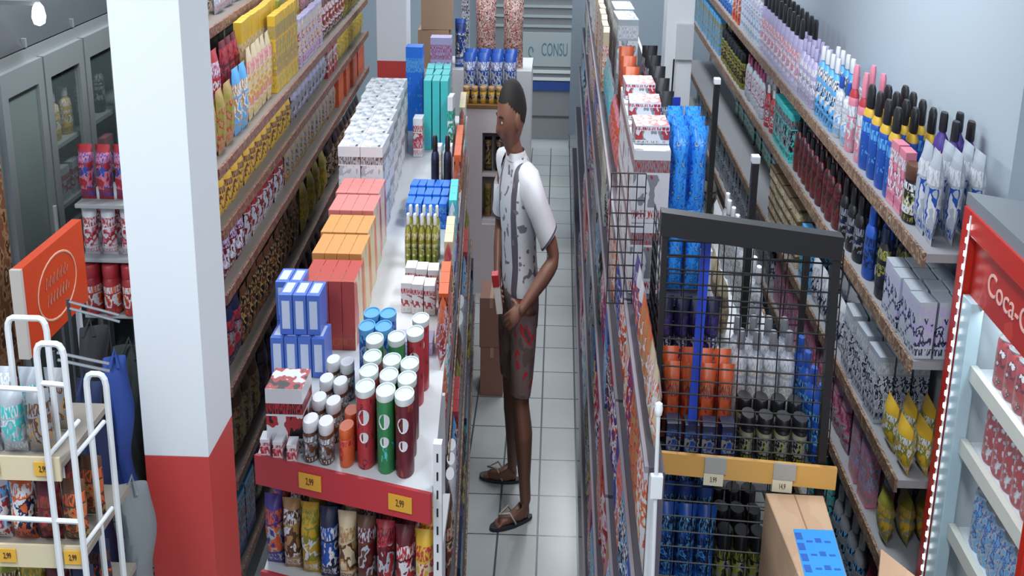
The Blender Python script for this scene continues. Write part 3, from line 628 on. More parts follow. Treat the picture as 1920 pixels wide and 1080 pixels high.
for (x, y, t, c_) in ((.39, 2.787, '3,99', 'dark figures'), (.545, 2.765, '14,9', 'dark figures, above the cardboard box')):
    p = price_tag((x, y), 1.208, 'small hanging price card with %s on the yellow rail' % c_ if 'above' in c_ else 'small hanging price card on the left part of the yellow rail', -.14, .045, .03, mat('pale_card', '#e3dcc0', .5), t)
    mesh_obj('card_clip', box((-.022, -.002, .016), (.028, .004, .056)), mat('clear_clip', '#a9a9a4', .2), p)
# goods in the stand
def bagspec(a, b, c, wd, d, h, sc=16, stops=None): return S('bag', a, b, c, w=wd, d=d, h=h, scale=sc, stops=stops)
sp = bagspec('orange', 'red', 'tan', .085, .06, .2, 20, [0, .56, .66])
row(S('box', 'navy', 'blue', 'grey', w=.07, d=.06, h=.09), (.30, 2.885, 1.225), (.425, 2.875, 1.225), 4, 'low navy packet at the front of the wire stand')
row(sp, (.30, 2.97, 1.225), (.425, 2.96, 1.225), 4, 'orange snack bag in the wire stand above the yellow rail', back=1, bdir=(.002, .1, 0))
row(S('jar', 'black', 'grey', 'olive', w=.075, d=.07, h=.11, cap='black', scale=30), (.475, 2.885, 1.225), (.595, 2.87, 1.225), 4, 'low dark jar in the front of the wire stand', back=1, bdir=(.003, .1, 0))
row(S('bottle', 'silver', 'white', 'cream', w=.078, d=.07, h=.24, cap='grey', scale=30), (.475, 3.09, 1.225), (.593, 3.08, 1.225), 4, 'pale bottle in the wire stand right of the orange bags', back=1, bdir=(.003, .1, 0))
row(S('bottle', 'blue', 'sky', 'navy', w=.07, d=.07, h=.19, cap='blue'), (.638, 2.88, 1.225), (.640, 2.88, 1.225), 1, 'blue bottle at the right side of the wire stand', back=3, bdir=(.001, .1, 0))
row(bagspec('navy', 'purple', 'white', .08, .06, .27, 26), (.30, 3.24, 1.225), (.42, 3.24, 1.225), 4, 'tall purple patterned bag at the back of the wire stand')
row(bagspec('blue', 'navy', 'sky', .1, .07, .22, 26), (.30, 2.90, .865), (.395, 2.89, .865), 3, 'blue bag with light specks below the yellow rail', back=2, bdir=(.003, .11, 0))
row(S('jar', 'black', 'olive', 'grey', w=.08, d=.07, h=.16, cap='black'), (.44, 2.89, .865), (.52, 2.88, .865), 3, 'dark jar in the wire stand beside the cardboard box', back=2, bdir=(.003, .11, 0))
row(bagspec('blue', 'navy', 'white', .094, .08, .25, 26), (.305, 2.90, .505), (.40, 2.89, .505), 3, 'large blue bag on the lower wire shelf', back=1, bdir=(.003, .13, 0))
row(S('box', 'olive', 'grey', 'cream', w=.09, d=.08, h=.16), (.462, 2.89, .505), (.54, 2.88, .505), 2, 'dark green box on the lower wire shelf', back=1, bdir=(.003, .13, 0))
# blue strip hanging from the bar
BLUE = mat('blue_strip', '#2448c9', .35)
st = bmesh.new(); add_box(st, (-.0105, -.0015, 0), (.0105, .0015, 1), .0004)
for v in st.verts: t = v.co.z; v.co.x += .008 * t - .002 * math.sin(t * 9); v.co.z = 1.275 + t * .50
o = mesh_obj('hanging_strip', st, BLUE, loc=(.341, 2.868, 0)); tag(o, 'long bright blue strip hanging down inside the black wire stand', 'strip')
# blue glossy bags behind the bar
bl = bagspec('sky', 'blue', 'yellow', .094, .07, .23, 17, [0, .4, .66]); bl['m'] = printed('bright_blue_bag', ['#2a8cf2', '#3fa0fa', '#1b6fd8', '#cfd65a', '#2a8cf2'], 26, .25, stops=[0, .42, .56, .67, .70])
for k in range(2):
    row(bl, (.339, 3.50, TZ + .232 * k), (.339, 3.50, TZ + .232 * k), 1, 'bright blue glossy bag in the %s row of the cluster behind the black bar' % ('lower', 'upper')[k], back=2, bdir=(.002, .13, 0))
    row(bl, (.387, 3.50, TZ + .232 * k), (.387, 3.50, TZ + .232 * k), 1, 'bright blue glossy bag in the %s row of the cluster behind the black bar' % ('lower', 'upper')[k], back=2, bdir=(.002, .13, 0))
st = box((-.012, -.0015, 0), (.012, .0015, .42)); o = mesh_obj('hanging_strip', st, mat('deep_blue', '#2136a8', .4), loc=(.375, 4.1, TZ)); tag(o, 'short deep blue strip rising above the bright blue bags', 'strip')
# spine and right-hand side of that display
rh = empty('spine_shelving', (0, 0, 0), label='display with black posts behind the wire stand, facing the right-hand aisle', cat='shelving unit')
mesh_obj('back_panel', box((.445, 3.46, .05), (.455, 5.85, 1.40)), mat('panel_grey', '#73787d', .5), rh)
for (x, y, zt) in ((.55, 3.57, 1.77), (.55, 4.55, 1.80)):
    p_ = mesh_obj('post', box((x - .009, y - .015, .02), (x + .009, y + .015, zt)), BLACK, rh)
    mesh_obj('post_cap', box((x - .011, y - .018, zt), (x + .011, y + .018, zt + .02), .003), STEEL, p_)
for z in (1.20, .85, .45, .12):
    s = mesh_obj('shelf', box((.455, 3.46, z - .02), (.665, 5.85, z)), DECK, rh); mesh_obj('price_rail', box((.665, 3.46, z - .03), (.672, 5.85, z + .006)), TAN, s)
seg_row([(S('bottle', 'silver', 'white', 'grey', w=.08, d=.07, h=.24, cap='white', scale=30), 3.62, 4.5)], lambda y: .60, 1.20, 'on the display behind the wire stand', depth=1)
seg_row([(S('bag', 'cream', 'tan', 'grey', w=.1, d=.07, h=.2), 3.62, 4.5)], lambda y: .50, 1.20, 'against the panel behind the wire stand', depth=1)
seg_row([(S('box', 'sky', 'blue', 'navy', w=.1, d=.07, h=.2), 3.5, 4.6)], lambda y: .61, .85, 'low on the display behind the wire stand', depth=1)
seg_row([(S('bag', 'black', 'grey', 'olive', w=.16, d=.12, h=.22), 4.75, 5.7)], lambda y: .58, 1.20, 'on the display in front of the white post', depth=1)
# white pillar behind
o = empty('square_post', (.555, 6.2, 0), label='white square post standing behind the blue bags', cat='post')
mesh_obj('post_body', box((-.062, -.1, 0), (.062, .1, 3.1), .004), mat('post_white', '#dfe4e8', .45), o)
mesh_obj('electrical_box', box((-.015, -.125, 1.62), (.062, -.1, 1.78), .003), mat('post_grey', '#c3c9ce', .5), o)
mesh_obj('cable', add_tube(bmesh.new(), [(-.02, -.106, 1.62), (-.022, -.108, 1.45), (-.02, -.106, 1.2)], .004, 6), BLACK, o)
# white pole with ball top beside the aisle
o = empty('upright_pole', (.2465, 2.37, 0), label='thin white pole with a ball top at the near end of the aisle shelving', cat='pole')
mesh_obj('pole', add_tube(bmesh.new(), [(0, 0, 0), (-.03, 0, 1.56)], .0042, 10), STEEL, o)
mesh_obj('ball_top', lathe([(.001, 1.555), (.007, 1.56), (.0085, 1.572), (.007, 1.584), (.001, 1.588)], 10, 1, 1, (-.03, 0, 0)), mat('ball_white', '#eef1f4', .3), o, True)
mesh_obj('clamp', box((-.038, -.008, 1.38), (-.014, .01, 1.43), .002), STEEL, o)
# wire guard on top of aisle shelving
g_ = grid('wire_fence', (.152, 3.38, TZ), (.09, -.0, 0), (0, 0, .36), 4, 10, .0022, None); tag(g_, 'small black wire fence panel standing left of the black stand', 'wire fence')

# --- cardboard boxes in the near right corner
CARD = printed('cardboard', ['#c9a98a', '#c4a385', '#ceb092'], 4, .8, stops=[0, .5, .7]); LBL = mat('blue_label', '#2f9df2', .4); LBD = mat('blue_label_print', '#1a5fc0', .5)
cb = empty('cardboard_box', (.565, 2.56, 0), label='tall cardboard box with a bright blue printed label on top', cat='box')
bm = prism([(-.038, -.26), (.052, -.255), (.071, .180), (-.060, .185)], 0, 1.2); bmesh.ops.bevel(bm, geom=bm.edges[:], offset=.002, segments=1, affect='EDGES'); mesh_obj('carton', bm, CARD, cb)
mesh_obj('flap_seam', prism([(.008, -.254), (.011, -.254), (.006, .18), (.003, .18)], 1.199, 1.2008), mat('card_seam', '#96785a', .8), cb)
lb_ = mesh_obj('label', prism([(-.034, -.24), (.050, -.24), (.062, .02), (-.024, .02)], 1.2, 1.2015), LBL, cb)
bm = bmesh.new()
for i in range(5): add_box(bm, (-.028 + .001 * i, -.20 + i * .044, 1.2013), (-.014 + .001 * i, -.172 + i * .044, 1.2022))
for i in range(4):
    for j in range(3): add_box(bm, (-.004 + .019 * j, -.2 + i * .055, 1.2013), (.009 + .019 * j, -.193 + i * .055 + .01 * (j % 2), 1.2022))
mesh_obj('label_print', bm, LBD, lb_)
c2 = empty('cardboard_box', (.71, 2.245, 0), label='plain cardboard box standing cornerwise at the bottom right', cat='box')
mesh_obj('carton', prism([(-.07, -.02), (.03, -.28), (.13, -.02), (.005, .265)], 0, 1.2), CARD, c2)
mesh_obj('flap_seam', prism([(-.03, .10), (.07, -.13), (.072, -.127), (-.028, .103)], 1.199, 1.2008), mat('card_seam', '#96785a', .8), c2)

# --- red drinks cooler
CR = mat('cooler_red', '#c22a1c', .35); CRH = printed('cooler_header', ['#b0251f', '#c23a30', '#b0251f'], 6, .4, stops=[0, .56, .66]); CG = mat('cooler_top_grey', '#7d848b', .5); CWH = mat('cooler_white', '#dbe6ec', .35); BAND = mat('cooler_band', '#b8d6e2', .3)
ck = empty('drinks_cooler', (.98, 3.06, 0), label='red drinks cooler with a string of white lights, under the grey wall', cat='cooler')
fy = -1.5   # runs towards the camera
mesh_obj('top', prism([(.0, .03), (.0, fy), (.62, fy), (.62, -.42)], 1.80, 1.83), CG, ck)
mesh_obj('cabinet', box((.30, fy, .0), (.62, -.46, 1.8)), CWH, ck)
bm = bmesh.new(); add_box(bm, (-.006, -.035, .05), (.03, .02, 1.80), .003); mesh_obj('side_frame', bm, CR, ck)
mesh_obj('top_frame', box((-.006, fy, 1.745), (.03, -.036, 1.80), .003), CR, ck)
mesh_obj('lower_frame', box((-.006, fy, .02), (.03, -.036, .30), .003), CR, ck)
mesh_obj('end_wall', prism([(.03, -.0), (.30, -.30), (.30, -.33), (.03, -.03)], .0, 1.8), CWH, ck)
mesh_obj('header', box((.012, fy, 1.60), (.03, -.04, 1.744)), CRH, ck)
mesh_obj('liner_band', box((-.003, -.115, .30), (.028, -.045, 1.60), .002), BAND, ck)
bm = bmesh.new()
add_box(bm, (-.0075, -.044, .34), (-.0060, -.034, 1.79)); ls = mesh_obj('led_strip', bm, CWH, ck)
ld = mesh_obj('led', box((-.0115, -.043, 0), (-.0076, -.035, .012)), mat('led_light', '#ffffff', .3, emit=6), ls); ld.location.z = .36
for i in range(1, 44): l2 = ld.copy(); COL.objects.link(l2); l2.location.z = .36 + i * .0325
text_obj('script_lettering', 'Coca-Cola', .075, (.0105, -.36, 1.672), (PI / 2, 0, -PI / 2), mat('header_script', '#e8b7ae', .5), ck, sx=1.2)
bm = bmesh.new()
for y in (-.62, -1.16): add_box(bm, (-.006, y - .03, .30), (.02, y, 1.6), .002)
mesh_obj('mullion', bm, CR, ck)
RAILW = mat('cooler_rail', '#d8dcd2', .35)
CZ = (1.44, 1.25, 1.02, .76, .48)
for z in CZ:
    s = mesh_obj('shelf', box((.03, fy, z - .012), (.29, -.12, z)), CWH, ck); mesh_obj('price_rail', box((.014, fy, z - .03), (.03, -.118, z + .008)), RAILW, s)
mesh_obj('glass_door', box((.0, fy, .30), (.003, -.116, 1.6)), mat('cooler_glass', '#dfeaf0', .05, alpha=.05), ck)
la = bpy.data.lights.new('cooler_lamp', 'AREA'); la.shape = 'RECTANGLE'; la.size = .03; la.size_y = 1.3; la.energy = 1.3; la.color = (.85, .95, 1)
lo = bpy.data.objects.new('cooler_lamp', la); COL.objects.link(lo); lo.location = (1.02, 2.3, 1.59); lo.rotation_euler = (0, -.3, 0)
for z, sp_, lab in ((CZ[0], S('can', 'red', 'maroon', 'white', w=.066, d=.066, h=.118, scale=30, stops=[0, .52, .62]), 'red can on the top shelf of the drinks cooler'),
                    (CZ[1], S('can', 'red', 'silver', 'white', w=.066, d=.066, h=.15, scale=30, stops=[0, .56, .62]), 'tall red and silver can on the second cooler shelf'),
                    (CZ[2], S('can', 'sky', 'silver', 'blue', w=.066, d=.066, h=.15, scale=30), 'sky blue and silver can on the third cooler shelf'),
                    (CZ[3], S('can', 'silver', 'sky', 'blue', w=.066, d=.066, h=.15, scale=30), 'silver can on the fourth cooler shelf')):
    for dx in (0, .036, .072):
        for i in range(9): put(sp_, (.98 + .052 + dx, 3.06 - .22 - i * .069, z), lab)

# ---------------------------------------------------------------- left side: glass-door fridges
FG = mat('fridge_frame', '#9aa1a4', .4); FD = mat('fridge_inside', '#2c3134', .6); FGL = mat('fridge_glass', '#9fb3b4', .08, alpha=.16); FGP = mat('fridge_glass_reflection', '#9fb0ab', .3, alpha=.6)  # first door's pane: reflection painted in as a pale glass colour
fr = empty('glass_door_fridge', (-1.75, 4.08, 0), label='grey row of glass-door fridges along the left wall', cat='fridge')
FX = -.33
mesh_obj('back_wall', box((FX, 0, 0), (FX + .02, 1.55, 1.86)), FD, fr)
mesh_obj('side_wall', box((FX, -.02, 0), (0, 0, 1.86)), FG, fr); mesh_obj('side_wall', box((FX, 1.55, 0), (0, 1.57, 1.86)), FG, fr)
mesh_obj('top', box((FX, -.02, 1.86), (.0, 1.57, 1.9)), FG, fr); mesh_obj('base', box((FX, 0, 0), (0, 1.55, .25)), FG, fr)
mesh_obj('divider', box((FX, .36, .25), (-.03, .375, 1.86)), FG, fr)
dy = [(.0, .36), (.375, .76), (.775, 1.16), (1.175, 1.55)]
for i, (a, b) in enumerate(dy):
    bm = bmesh.new(); add_box(bm, (0, a, .25), (.02, a + .05, 1.86)); add_box(bm, (0, b - .05, .25), (.02, b, 1.86)); add_box(bm, (0, a + .05, 1.78), (.02, b - .05, 1.86)); add_box(bm, (0, a + .05, .25), (.02, b - .05, .33))
    d_ = mesh_obj('door', bm, FG, fr); mesh_obj('pane', box((.006, a + .05, .33), (.010, b - .05, 1.78)), FGP if i == 0 else FGL, d_)
    mesh_obj('handle', box((.02, b - .04, .95), (.03, b - .025, 1.35), .002), STEEL, d_)
FZ = (1.52, 1.30, 1.06, .80, .50)
for z in FZ: mesh_obj('shelf', box((FX + .02, .01, z - .015), (-.012, 1.54, z)), FG, fr)
fg = [(S('bottle', 'yellow', 'white', 'olive', w=.075, d=.09, h=.17, cap='white'), .42, .74, 1.52, 'yellow and white bottle on the top fridge shelf'), (S('box', 'silver', 'red', 'grey', w=.09, d=.1, h=.12), .42, .74, 1.30, 'grey and red packet on the second fridge shelf'),
      (S('box', 'grey', 'silver', 'olive', w=.1, d=.1, h=.14), .42, .74, 1.06, 'grey packet on the third fridge shelf'), (S('box', 'silver', 'sky', 'navy', w=.1, d=.1, h=.17), .42, .74, .80, 'pale blue packet on the fourth fridge shelf'),
      (S('bottle', 'black', 'grey', 'navy', w=.075, d=.09, h=.2, cap='black'), .82, 1.12, 1.52, 'dark bottle on the top fridge shelf'), (S('box', 'pink', 'grey', 'silver', w=.1, d=.1, h=.12), .82, 1.12, 1.30, 'pink packet on the second fridge shelf'), (S('box', 'grey', 'black', 'silver', w=.1, d=.1, h=.13), .82, 1.12, 1.06, 'dark packet on the third fridge shelf'),
      (S('box', 'olive', 'silver', 'cream', w=.1, d=.1, h=.14), .06, .30, 1.30, 'pale green packet behind the pale fridge door'), (S('box', 'cream', 'olive', 'grey', w=.1, d=.1, h=.14), .06, .30, 1.06, 'cream packet behind the pale fridge door')]
for s, a, b, z, lab in fg:
    row(s, (-1.75 - .05, 4.08 + a + .04, z), (-1.75 - .05, 4.08 + b - .03, z), max(2, int((b - a) / .105)), lab, True, back=1, bdir=(-.065, 0, 0))
hd = empty('fridge_canopy', (-1.75, 4.0, 1.905), label='shiny dark metal canopy above the glass-door fridges', cat='canopy')
CANM = printed('canopy_metal', ['#5b6065', '#747a80', '#4c5156', '#848a90'], 1.2, .22, stretch=(1, 1, 2.5), stops=[0, .45, .52, .64])
bm = prism([(0, 0), (0, 2.2), (-.32, 2.2), (-.32, 0)], 0, .42)
for v in bm.verts:
    if v.co.z > .2 and v.co.x > -.1: v.co.x -= .2
mesh_obj('canopy_panel', bm, mat('canopy_grey', '#73797f', .25, .4), hd)
for y in (.35, .8, 1.3, 1.8): mesh_obj('bracket', box((-.01, y, .0), (.004, y + .015, .03)), FG, hd)
lp = empty('reflection_blob', (-1.66, 4.27, 2.02), label='small glowing blob added for a lamp reflection in the top left corner', cat='highlight')  # glowing blob added in place of a lamp's reflection above the fridges
mesh_obj('glow_blob', lathe([(.001, -.03), (.02, -.022), (.026, 0), (.02, .03), (.008, .045)], 14, .8, 1.2), mat('reflection_glow', '#fff4f6', .3, emit=5), lp, True)
mesh_obj('blob_holder', box((-.2, -.006, .035), (.006, .006, .05)), FG, lp)
wp = empty('wooden_board', (-1.62, 3.62, 0), label='brown patterned board at the far left edge beside the fridges', cat='board')
mesh_obj('board', box((-.02, -.12, 0), (.0, .14, 1.92)), printed('brown_board', ['#8a5a3c', '#b58a64', '#5f3b28', '#c9a27c'], 9, .6, stops=[0, .48, .56, .64]), wp)
mesh_obj('edge_strip', box((0, -.12, 0), (.012, -.10, 1.92)), mat('board_edge', '#c2a48c', .5), wp)

# --- orange sign
OR = mat('sign_orange', '#dd4a1e', .4); sg = empty('advert_sign', (-1.27, 3.0, 0), label='orange board sign with a pale oval emblem on the left', cat='sign')
mesh_obj('sign_panel', prism([(0, 0), (0, .42), (-.025, .42), (-.025, 0)][::-1], 1.375, 1.605), OR, sg)
mesh_obj('sign_edge', box((-.026, -.014, 1.375), (.001, 0, 1.605)), mat('sign_edge', '#d8cfc6', .4), sg)
mesh_obj('sign_leg', box((-.018, .05, 0), (-.008, .07, 1.375)), STEEL, sg); mesh_obj('sign_leg', box((-.018, .36, 0), (-.008, .38, 1.375)), STEEL, sg)
bm = bmesh.new(); add_tube(bm, [(.001, .21 + .135 * math.cos(2 * PI * k / 28), 1.49 + .083 * math.sin(2 * PI * k / 28)) for k in range(29)], .0032, 6, .4); mesh_obj('oval_outline', bm, mat('sign_pale', '#e9b49b', .5), sg)
bm = bmesh.new()
for j, (za, n) in enumerate(((1.515, 6), (1.468, 7))):
    for i in range(n):
        y = .21 - .065 + i * .13 / (n - 1); add_tube(bm, [(.0012, y - .012, za - .012), (.0012, y - .004, za + .016), (.0012, y + .004, za - .008), (.0012, y + .012, za + .006)], .0022, 4, .4)
mesh_obj('lettering', bm, mat('sign_letter', '#d98f76', .5), sg)

# --- candy stand
cs = empty('candy_stand', (-1.27, 3.68, 0), label='tall narrow stand of red and white sweets left of the big column', cat='display stand')
mesh_obj('pole', add_tube(bmesh.new(), [(0, .142, 0), (0, .142, 1.74)], .006, 8), STEEL, cs); mesh_obj('base', box((-.08, -.1, 0), (.08, .155, .03), .005), STEEL, cs)
for z in (1.27, 1.44, 1.60): mesh_obj('tray', box((-.075, -.10, z - .012), (.085, .15, z), .003), mat('tray_grey', '#a9aeb0', .5), cs)
row(S('jar', 'red', 'white', 'orange', w=.1, d=.09, h=.15, cap='red'), (-1.32, 3.61, 1.27), (-1.21, 3.61, 1.27), 3, 'red jar of sweets on the lower tray of the candy stand', back=1, bdir=(0, .11, 0))
row(S('bag', 'white', 'red', 'pink', w=.09, d=.07, h=.14), (-1.32, 3.62, 1.44), (-1.21, 3.62, 1.44), 3, 'white and red sweet bag on the middle tray of the candy stand', back=1, bdir=(0, .11, 0))
row(S('bag', 'red', 'pink', 'blue', w=.09, d=.07, h=.16), (-1.32, 3.64, 1.60), (-1.22, 3.64, 1.60), 3, 'red sweet bag on the top tray of the candy stand')

# --- bags hanging on double rails
hr = empty('hanging_rail', (-.94, 2.34, 0), label='chrome double rails holding dark bags between the sign and the column', cat='rail')
for (x0, y0, z0, x1, z1) in ((.0, .0, 1.652, .098, 1.632), (.0, .0, 1.667, .098, 1.647), (-.07, .26, 1.66, .036, 1.632), (-.07, .26, 1.675, .036, 1.647)):
    mesh_obj('rail', add_tube(bmesh.new(), [(x0, y0, z0), (x1, y0, z1)], .0032, 8), mat('chrome', '#c9cdd2', .2, .8), hr)
mesh_obj('post', add_tube(bmesh.new(), [(-.008, 0, 0), (-.008, 0, 1.67)], .004, 8), mat('dark_steel', '#3c4046', .4), hr); mesh_obj('post', add_tube(bmesh.new(), [(-.07, .26, 0), (-.07, .26, 1.68)], .004, 8), mat('dark_steel', '#3c4046', .4), hr)
def soft_bag(x, y, z, wd, d, h, m, label, side=False, seed=3, strap=True, name='hanging_bag'):
    bm = pillow(wd, d, h, side, seed=seed, crimp=.015, nx=11, nz=15)
    r = random.Random(seed)
    for v in bm.verts: v.co.x += .006 * math.sin(v.co.z * 31 + seed); v.co.y += .012 * math.sin(v.co.z * 17 + v.co.x * 60)
    root = empty(name, (x, y, z), label=label, cat='bag'); b = mesh_obj('fabric_body', bm, m, root, True); s_ = b.modifiers.new('sub', 'SUBSURF'); s_.levels = s_.render_levels = 1
    if strap: mesh_obj('strap', add_tube(bmesh.new(), [(-wd * .2, -d * .3, h * .93), (-wd * .05, 0, h + .006), (wd * .15, -d * .2, h * .93)], .004, 6), m, root)
def cloth(n, a, b): return mat(n, a, .8)
soft_bag(-.895, 2.36, 1.02, .06, .08, .60, cloth('navy_cloth', '#1d2a52', '#2b4078'), 'navy blue fabric bag hanging from the front chrome rail', seed=2)
soft_bag(-.862, 2.44, 1.20, .045, .06, .43, cloth('blue_cloth', '#24418a', '#1a2c60'), 'bright navy folded bag beside the green-black bag', seed=5)
soft_bag(-.875, 2.575, 1.10, .085, .10, .50, cloth('dark_green_cloth', '#272e2c', '#3a4440'), 'large green-black bag hanging next to the white column', seed=7)
soft_bag(-.965, 2.60, 1.25, .06, .08, .38, cloth('charcoal_cloth', '#2a2a30', '#1d2238'), 'charcoal bag on the rear chrome rail', seed=9)
soft_bag(-.815, 2.345, .98, .062, .09, .42, cloth('grey_cloth', '#7f868a', '#9aa0a2'), 'light grey crumpled fabric bag hanging low by the column', seed=11)
soft_bag(-.825, 2.36, .55, .065, .11, .36, cloth('slate_cloth', '#4a5560', '#6b7680'), 'slate grey bag hanging below the light grey one', seed=13, strap=False)

# --- white tubular snack rack
wr = empty('tubular_rack', (-.85, 2.0, 0), label='white tubular rack of snacks in the lower left corner', cat='display rack')
def arch(x0, x1, ztop, y, n='frame_tube'):
    r = .022
    pts = [(x0 - .0, y, .02), (x0, y, ztop - r)] + [(x0 + r * .5 * (1 - math.cos(a)), y, ztop - r + r * math.sin(a)) for a in (.5, 1.0, PI / 2)] + [(x1 - r * .5 * (1 - math.sin(a)), y, ztop - r + r * math.cos(a)) for a in (0, .5, 1.0)] + [(x1, y, ztop - r), (x1, y, .02)]
    return mesh_obj(n, add_tube(bmesh.new(), pts, .0058, 8), STEEL, wr)
arch(.012, .057, 1.825, .0); arch(-.075, -.008, 1.83, .10); arch(.052, .086, 1.73, .10)
bm = bmesh.new()
for (xa, xb, y, z) in ((-.09, .012, -.0, 1.745), (.012, .057, -.0, 1.755), (-.09, .057, 0, 1.50), (-.09, .057, 0, 1.30), (-.09, .086, .1, 1.0)): mesh_obj('crossbar', add_tube(bmesh.new(), [(xa, y, z), (xb, y, z - .003)], .005, 8), STEEL, wr)
for (x, z) in ((.012, 1.62), (.057, 1.62), (.057, 1.45)): mesh_obj('crossbar', add_tube(bmesh.new(), [(x, 0, z), (x + .02, .1, z + .02)], .004, 8), STEEL, wr)
RB2 = mat('rack_rail', '#cfc2a2', .5)
for z in (1.60, 1.43, 1.26, 1.08):
    s = mesh_obj('shelf', box((-.12, .012, z - .012), ((.028 if z == 1.6 else .055), .26, z)), mat('rack_deck', '#8f887e', .6), wr); mesh_obj('price_rail', box((-.12, .006, z - .03), ((.028 if z == 1.6 else .055), .012, z + .014)), RB2, s)
for i, (x, z) in enumerate(((-.09, 1.594), (.0, 1.594), (.035, 1.424), (-.08, 1.424))):
    price_tag((-.85 + x, 2.005), z, ['yellow price card at the left of the top rack rail', 'yellow price card by the middle tube of the top rack rail', 'yellow price card on the second rack rail', 'yellow price card at the far left of the second rack rail'][i], 0, .03, .026)
rk = [(1.60, [('silver', 'white', 'grey'), ('silver', 'teal', 'white'), ('grey', 'brown', 'tan'), ('brown', 'grey', 'silver')]), (1.43, [('white', 'sky', 'red'), ('orange', 'white', 'navy'), ('maroon', 'brown', 'red'), ('brown', 'orange', 'tan')]), (1.26, [('olive', 'brown', 'cream'), ('yellow', 'olive', 'black'), ('maroon', 'magenta', 'white'), ('navy', 'brown', 'orange')]), (1.08, [('white', 'silver', 'sky'), ('red', 'white', 'maroon'), ('navy', 'maroon', 'tan'), ('brown', 'black', 'orange')])]
for z, L_ in rk:
    for i, cc in enumerate(L_[:3] if z == 1.6 else L_):
        for j in range(2): put(S('bag', *cc, w=.088, d=.05, h=.12 if z > 1.1 else .13, scale=22), (-.85 - .110 + i * .046, 2.055 + j * .09, z), '%s on the %s shelf of the white tube rack' % (S('bag', *cc, w=.088, d=.05, h=.12 if z > 1.1 else .13, scale=22)['desc'], {1.60: 'top', 1.43: 'second', 1.26: 'third', 1.08: 'lowest'}[z]), None, False, 0, 0)

# ---------------------------------------------------------------- far end
cbn = empty('end_cabinet', (-.36, 7.4, 0), label='white cabinet with an open side beyond the man, at the end of the display', cat='cabinet')
CB = mat('cabinet_white', '#cfc9cc', .5)
mesh_obj('front_panel', box((-.165, 0, 0), (-.045, .02, 1.10)), CB, cbn); mesh_obj('upper_panel', box((-.045, 0, .96), (.16, .02, 1.10)), CB, cbn); mesh_obj('lower_panel', box((-.045, 0, 0), (.16, .02, .42)), CB, cbn)
mesh_obj('back_panel', box((-.165, .22, 0), (.16, .24, 1.10)), CB, cbn); mesh_obj('side_panel', box((-.165, .02, 0), (-.15, .22, 1.10)), CB, cbn); mesh_obj('side_panel', box((.145, .02, 0), (.16, .22, 1.10)), CB, cbn)
mesh_obj('top_tray', box((-.17, -.01, 1.10), (.17, .5, 1.12), .002), mat('tray_brown', '#7a5a32', .5), cbn); mesh_obj('tray_legs', box((-.165, .44, 0), (.16, .46, 1.10)), CB, cbn)
mesh_obj('shelf', box((-.045, .02, .42), (.145, .22, .44)), CB, cbn); mesh_obj('shelf', box((-.045, .02, .70), (.145, .22, .715)), CB, cbn)
row(S('bag', 'tan', 'olive', 'brown', w=.09, d=.08, h=.2), (-.375, 7.50, .44), (-.25, 7.5, .44), 3, 'tan packet on the lower shelf of the white end cabinet')
row(S('bag', 'black', 'tan', 'olive', w=.09, d=.08, h=.2), (-.375, 7.50, .715), (-.25, 7.5, .715), 3, 'dark packet on the upper shelf of the white end cabinet')
row(S('jar', 'yellow', 'cream', 'brown', w=.08, d=.08, h=.09, cap='tan'), (-.50, 7.46, 1.12), (-.22, 7.46, 1.12), 7, 'small yellow pot in the front row on the end cabinet')
row(S('bag', 'blue', 'white', 'silver', w=.15, d=.1, h=.26), (-.49, 7.58, 1.12), (-.26, 7.58, 1.12), 4, 'blue and white bag on top of the end cabinet', back=1, bdir=(0, .15, 0))
# back gondola with cartons
bk = empty('rear_rack', (-.55, 8.5, 0), label='rear rack carrying brown cartons beyond the far column', cat='rack')
mesh_obj('deck', box((-.34, -.25, 1.13), (.40, .25, 1.16)), DECK, bk); mesh_obj('front_panel', box((-.34, -.25, 0), (.40, -.23, 1.13)), DECK, bk); mesh_obj('rear_panel', box((-.34, .23, 0), (.40, .25, 1.13)), DECK, bk)
ct = S('box', 'tan', 'tan', 'brown', w=.40, d=.24, h=.24, stops=[0, .5, .68], name='brown_carton', scale=5); ct['m'] = mat('carton_brown', '#a98c74', .7)
for (x, y, z, r) in ((-.76, 8.38, 1.16, 0), (-.745, 8.38, 1.402, .05), (-.755, 8.38, 1.644, -.04)): put(ct, (x, y, z), ['brown carton at the bottom of the far stack', 'brown carton in the middle of the far stack', 'brown carton at the top of the far stack'][round((z - 1.16) / .242)], 'far carton %s' % z, False, r)
row(S('bag', 'blue', 'navy', 'white', w=.14, d=.1, h=.3), (-.60, 8.35, 1.16), (-.565, 8.35, 1.16), 1, 'blue bag beside the far brown cartons')
row(S('box', 'silver', 'navy', 'white', w=.1, d=.1, h=.5, scale=30), (-.585, 8.62, 1.16), (-.585, 8.62, 1.16), 1, 'tall silver pack with dark marks behind the blue bag')
hp = S('bag', 'pink', 'maroon', 'cream', w=.26, d=.12, h=.42, scale=8, stops=[0, .46, .60]); hp['m'] = printed('picture_pack', ['#b98f86', '#4a2026', '#c9b2ac', '#8d4038', '#b98f86'], 14, .4, stops=[0, .43, .49, .57, .64])
row(hp, (-.44, 8.34, 1.16), (-.27, 8.34, 1.16), 2, 'pink and dark brown picture pack standing high beyond the man')
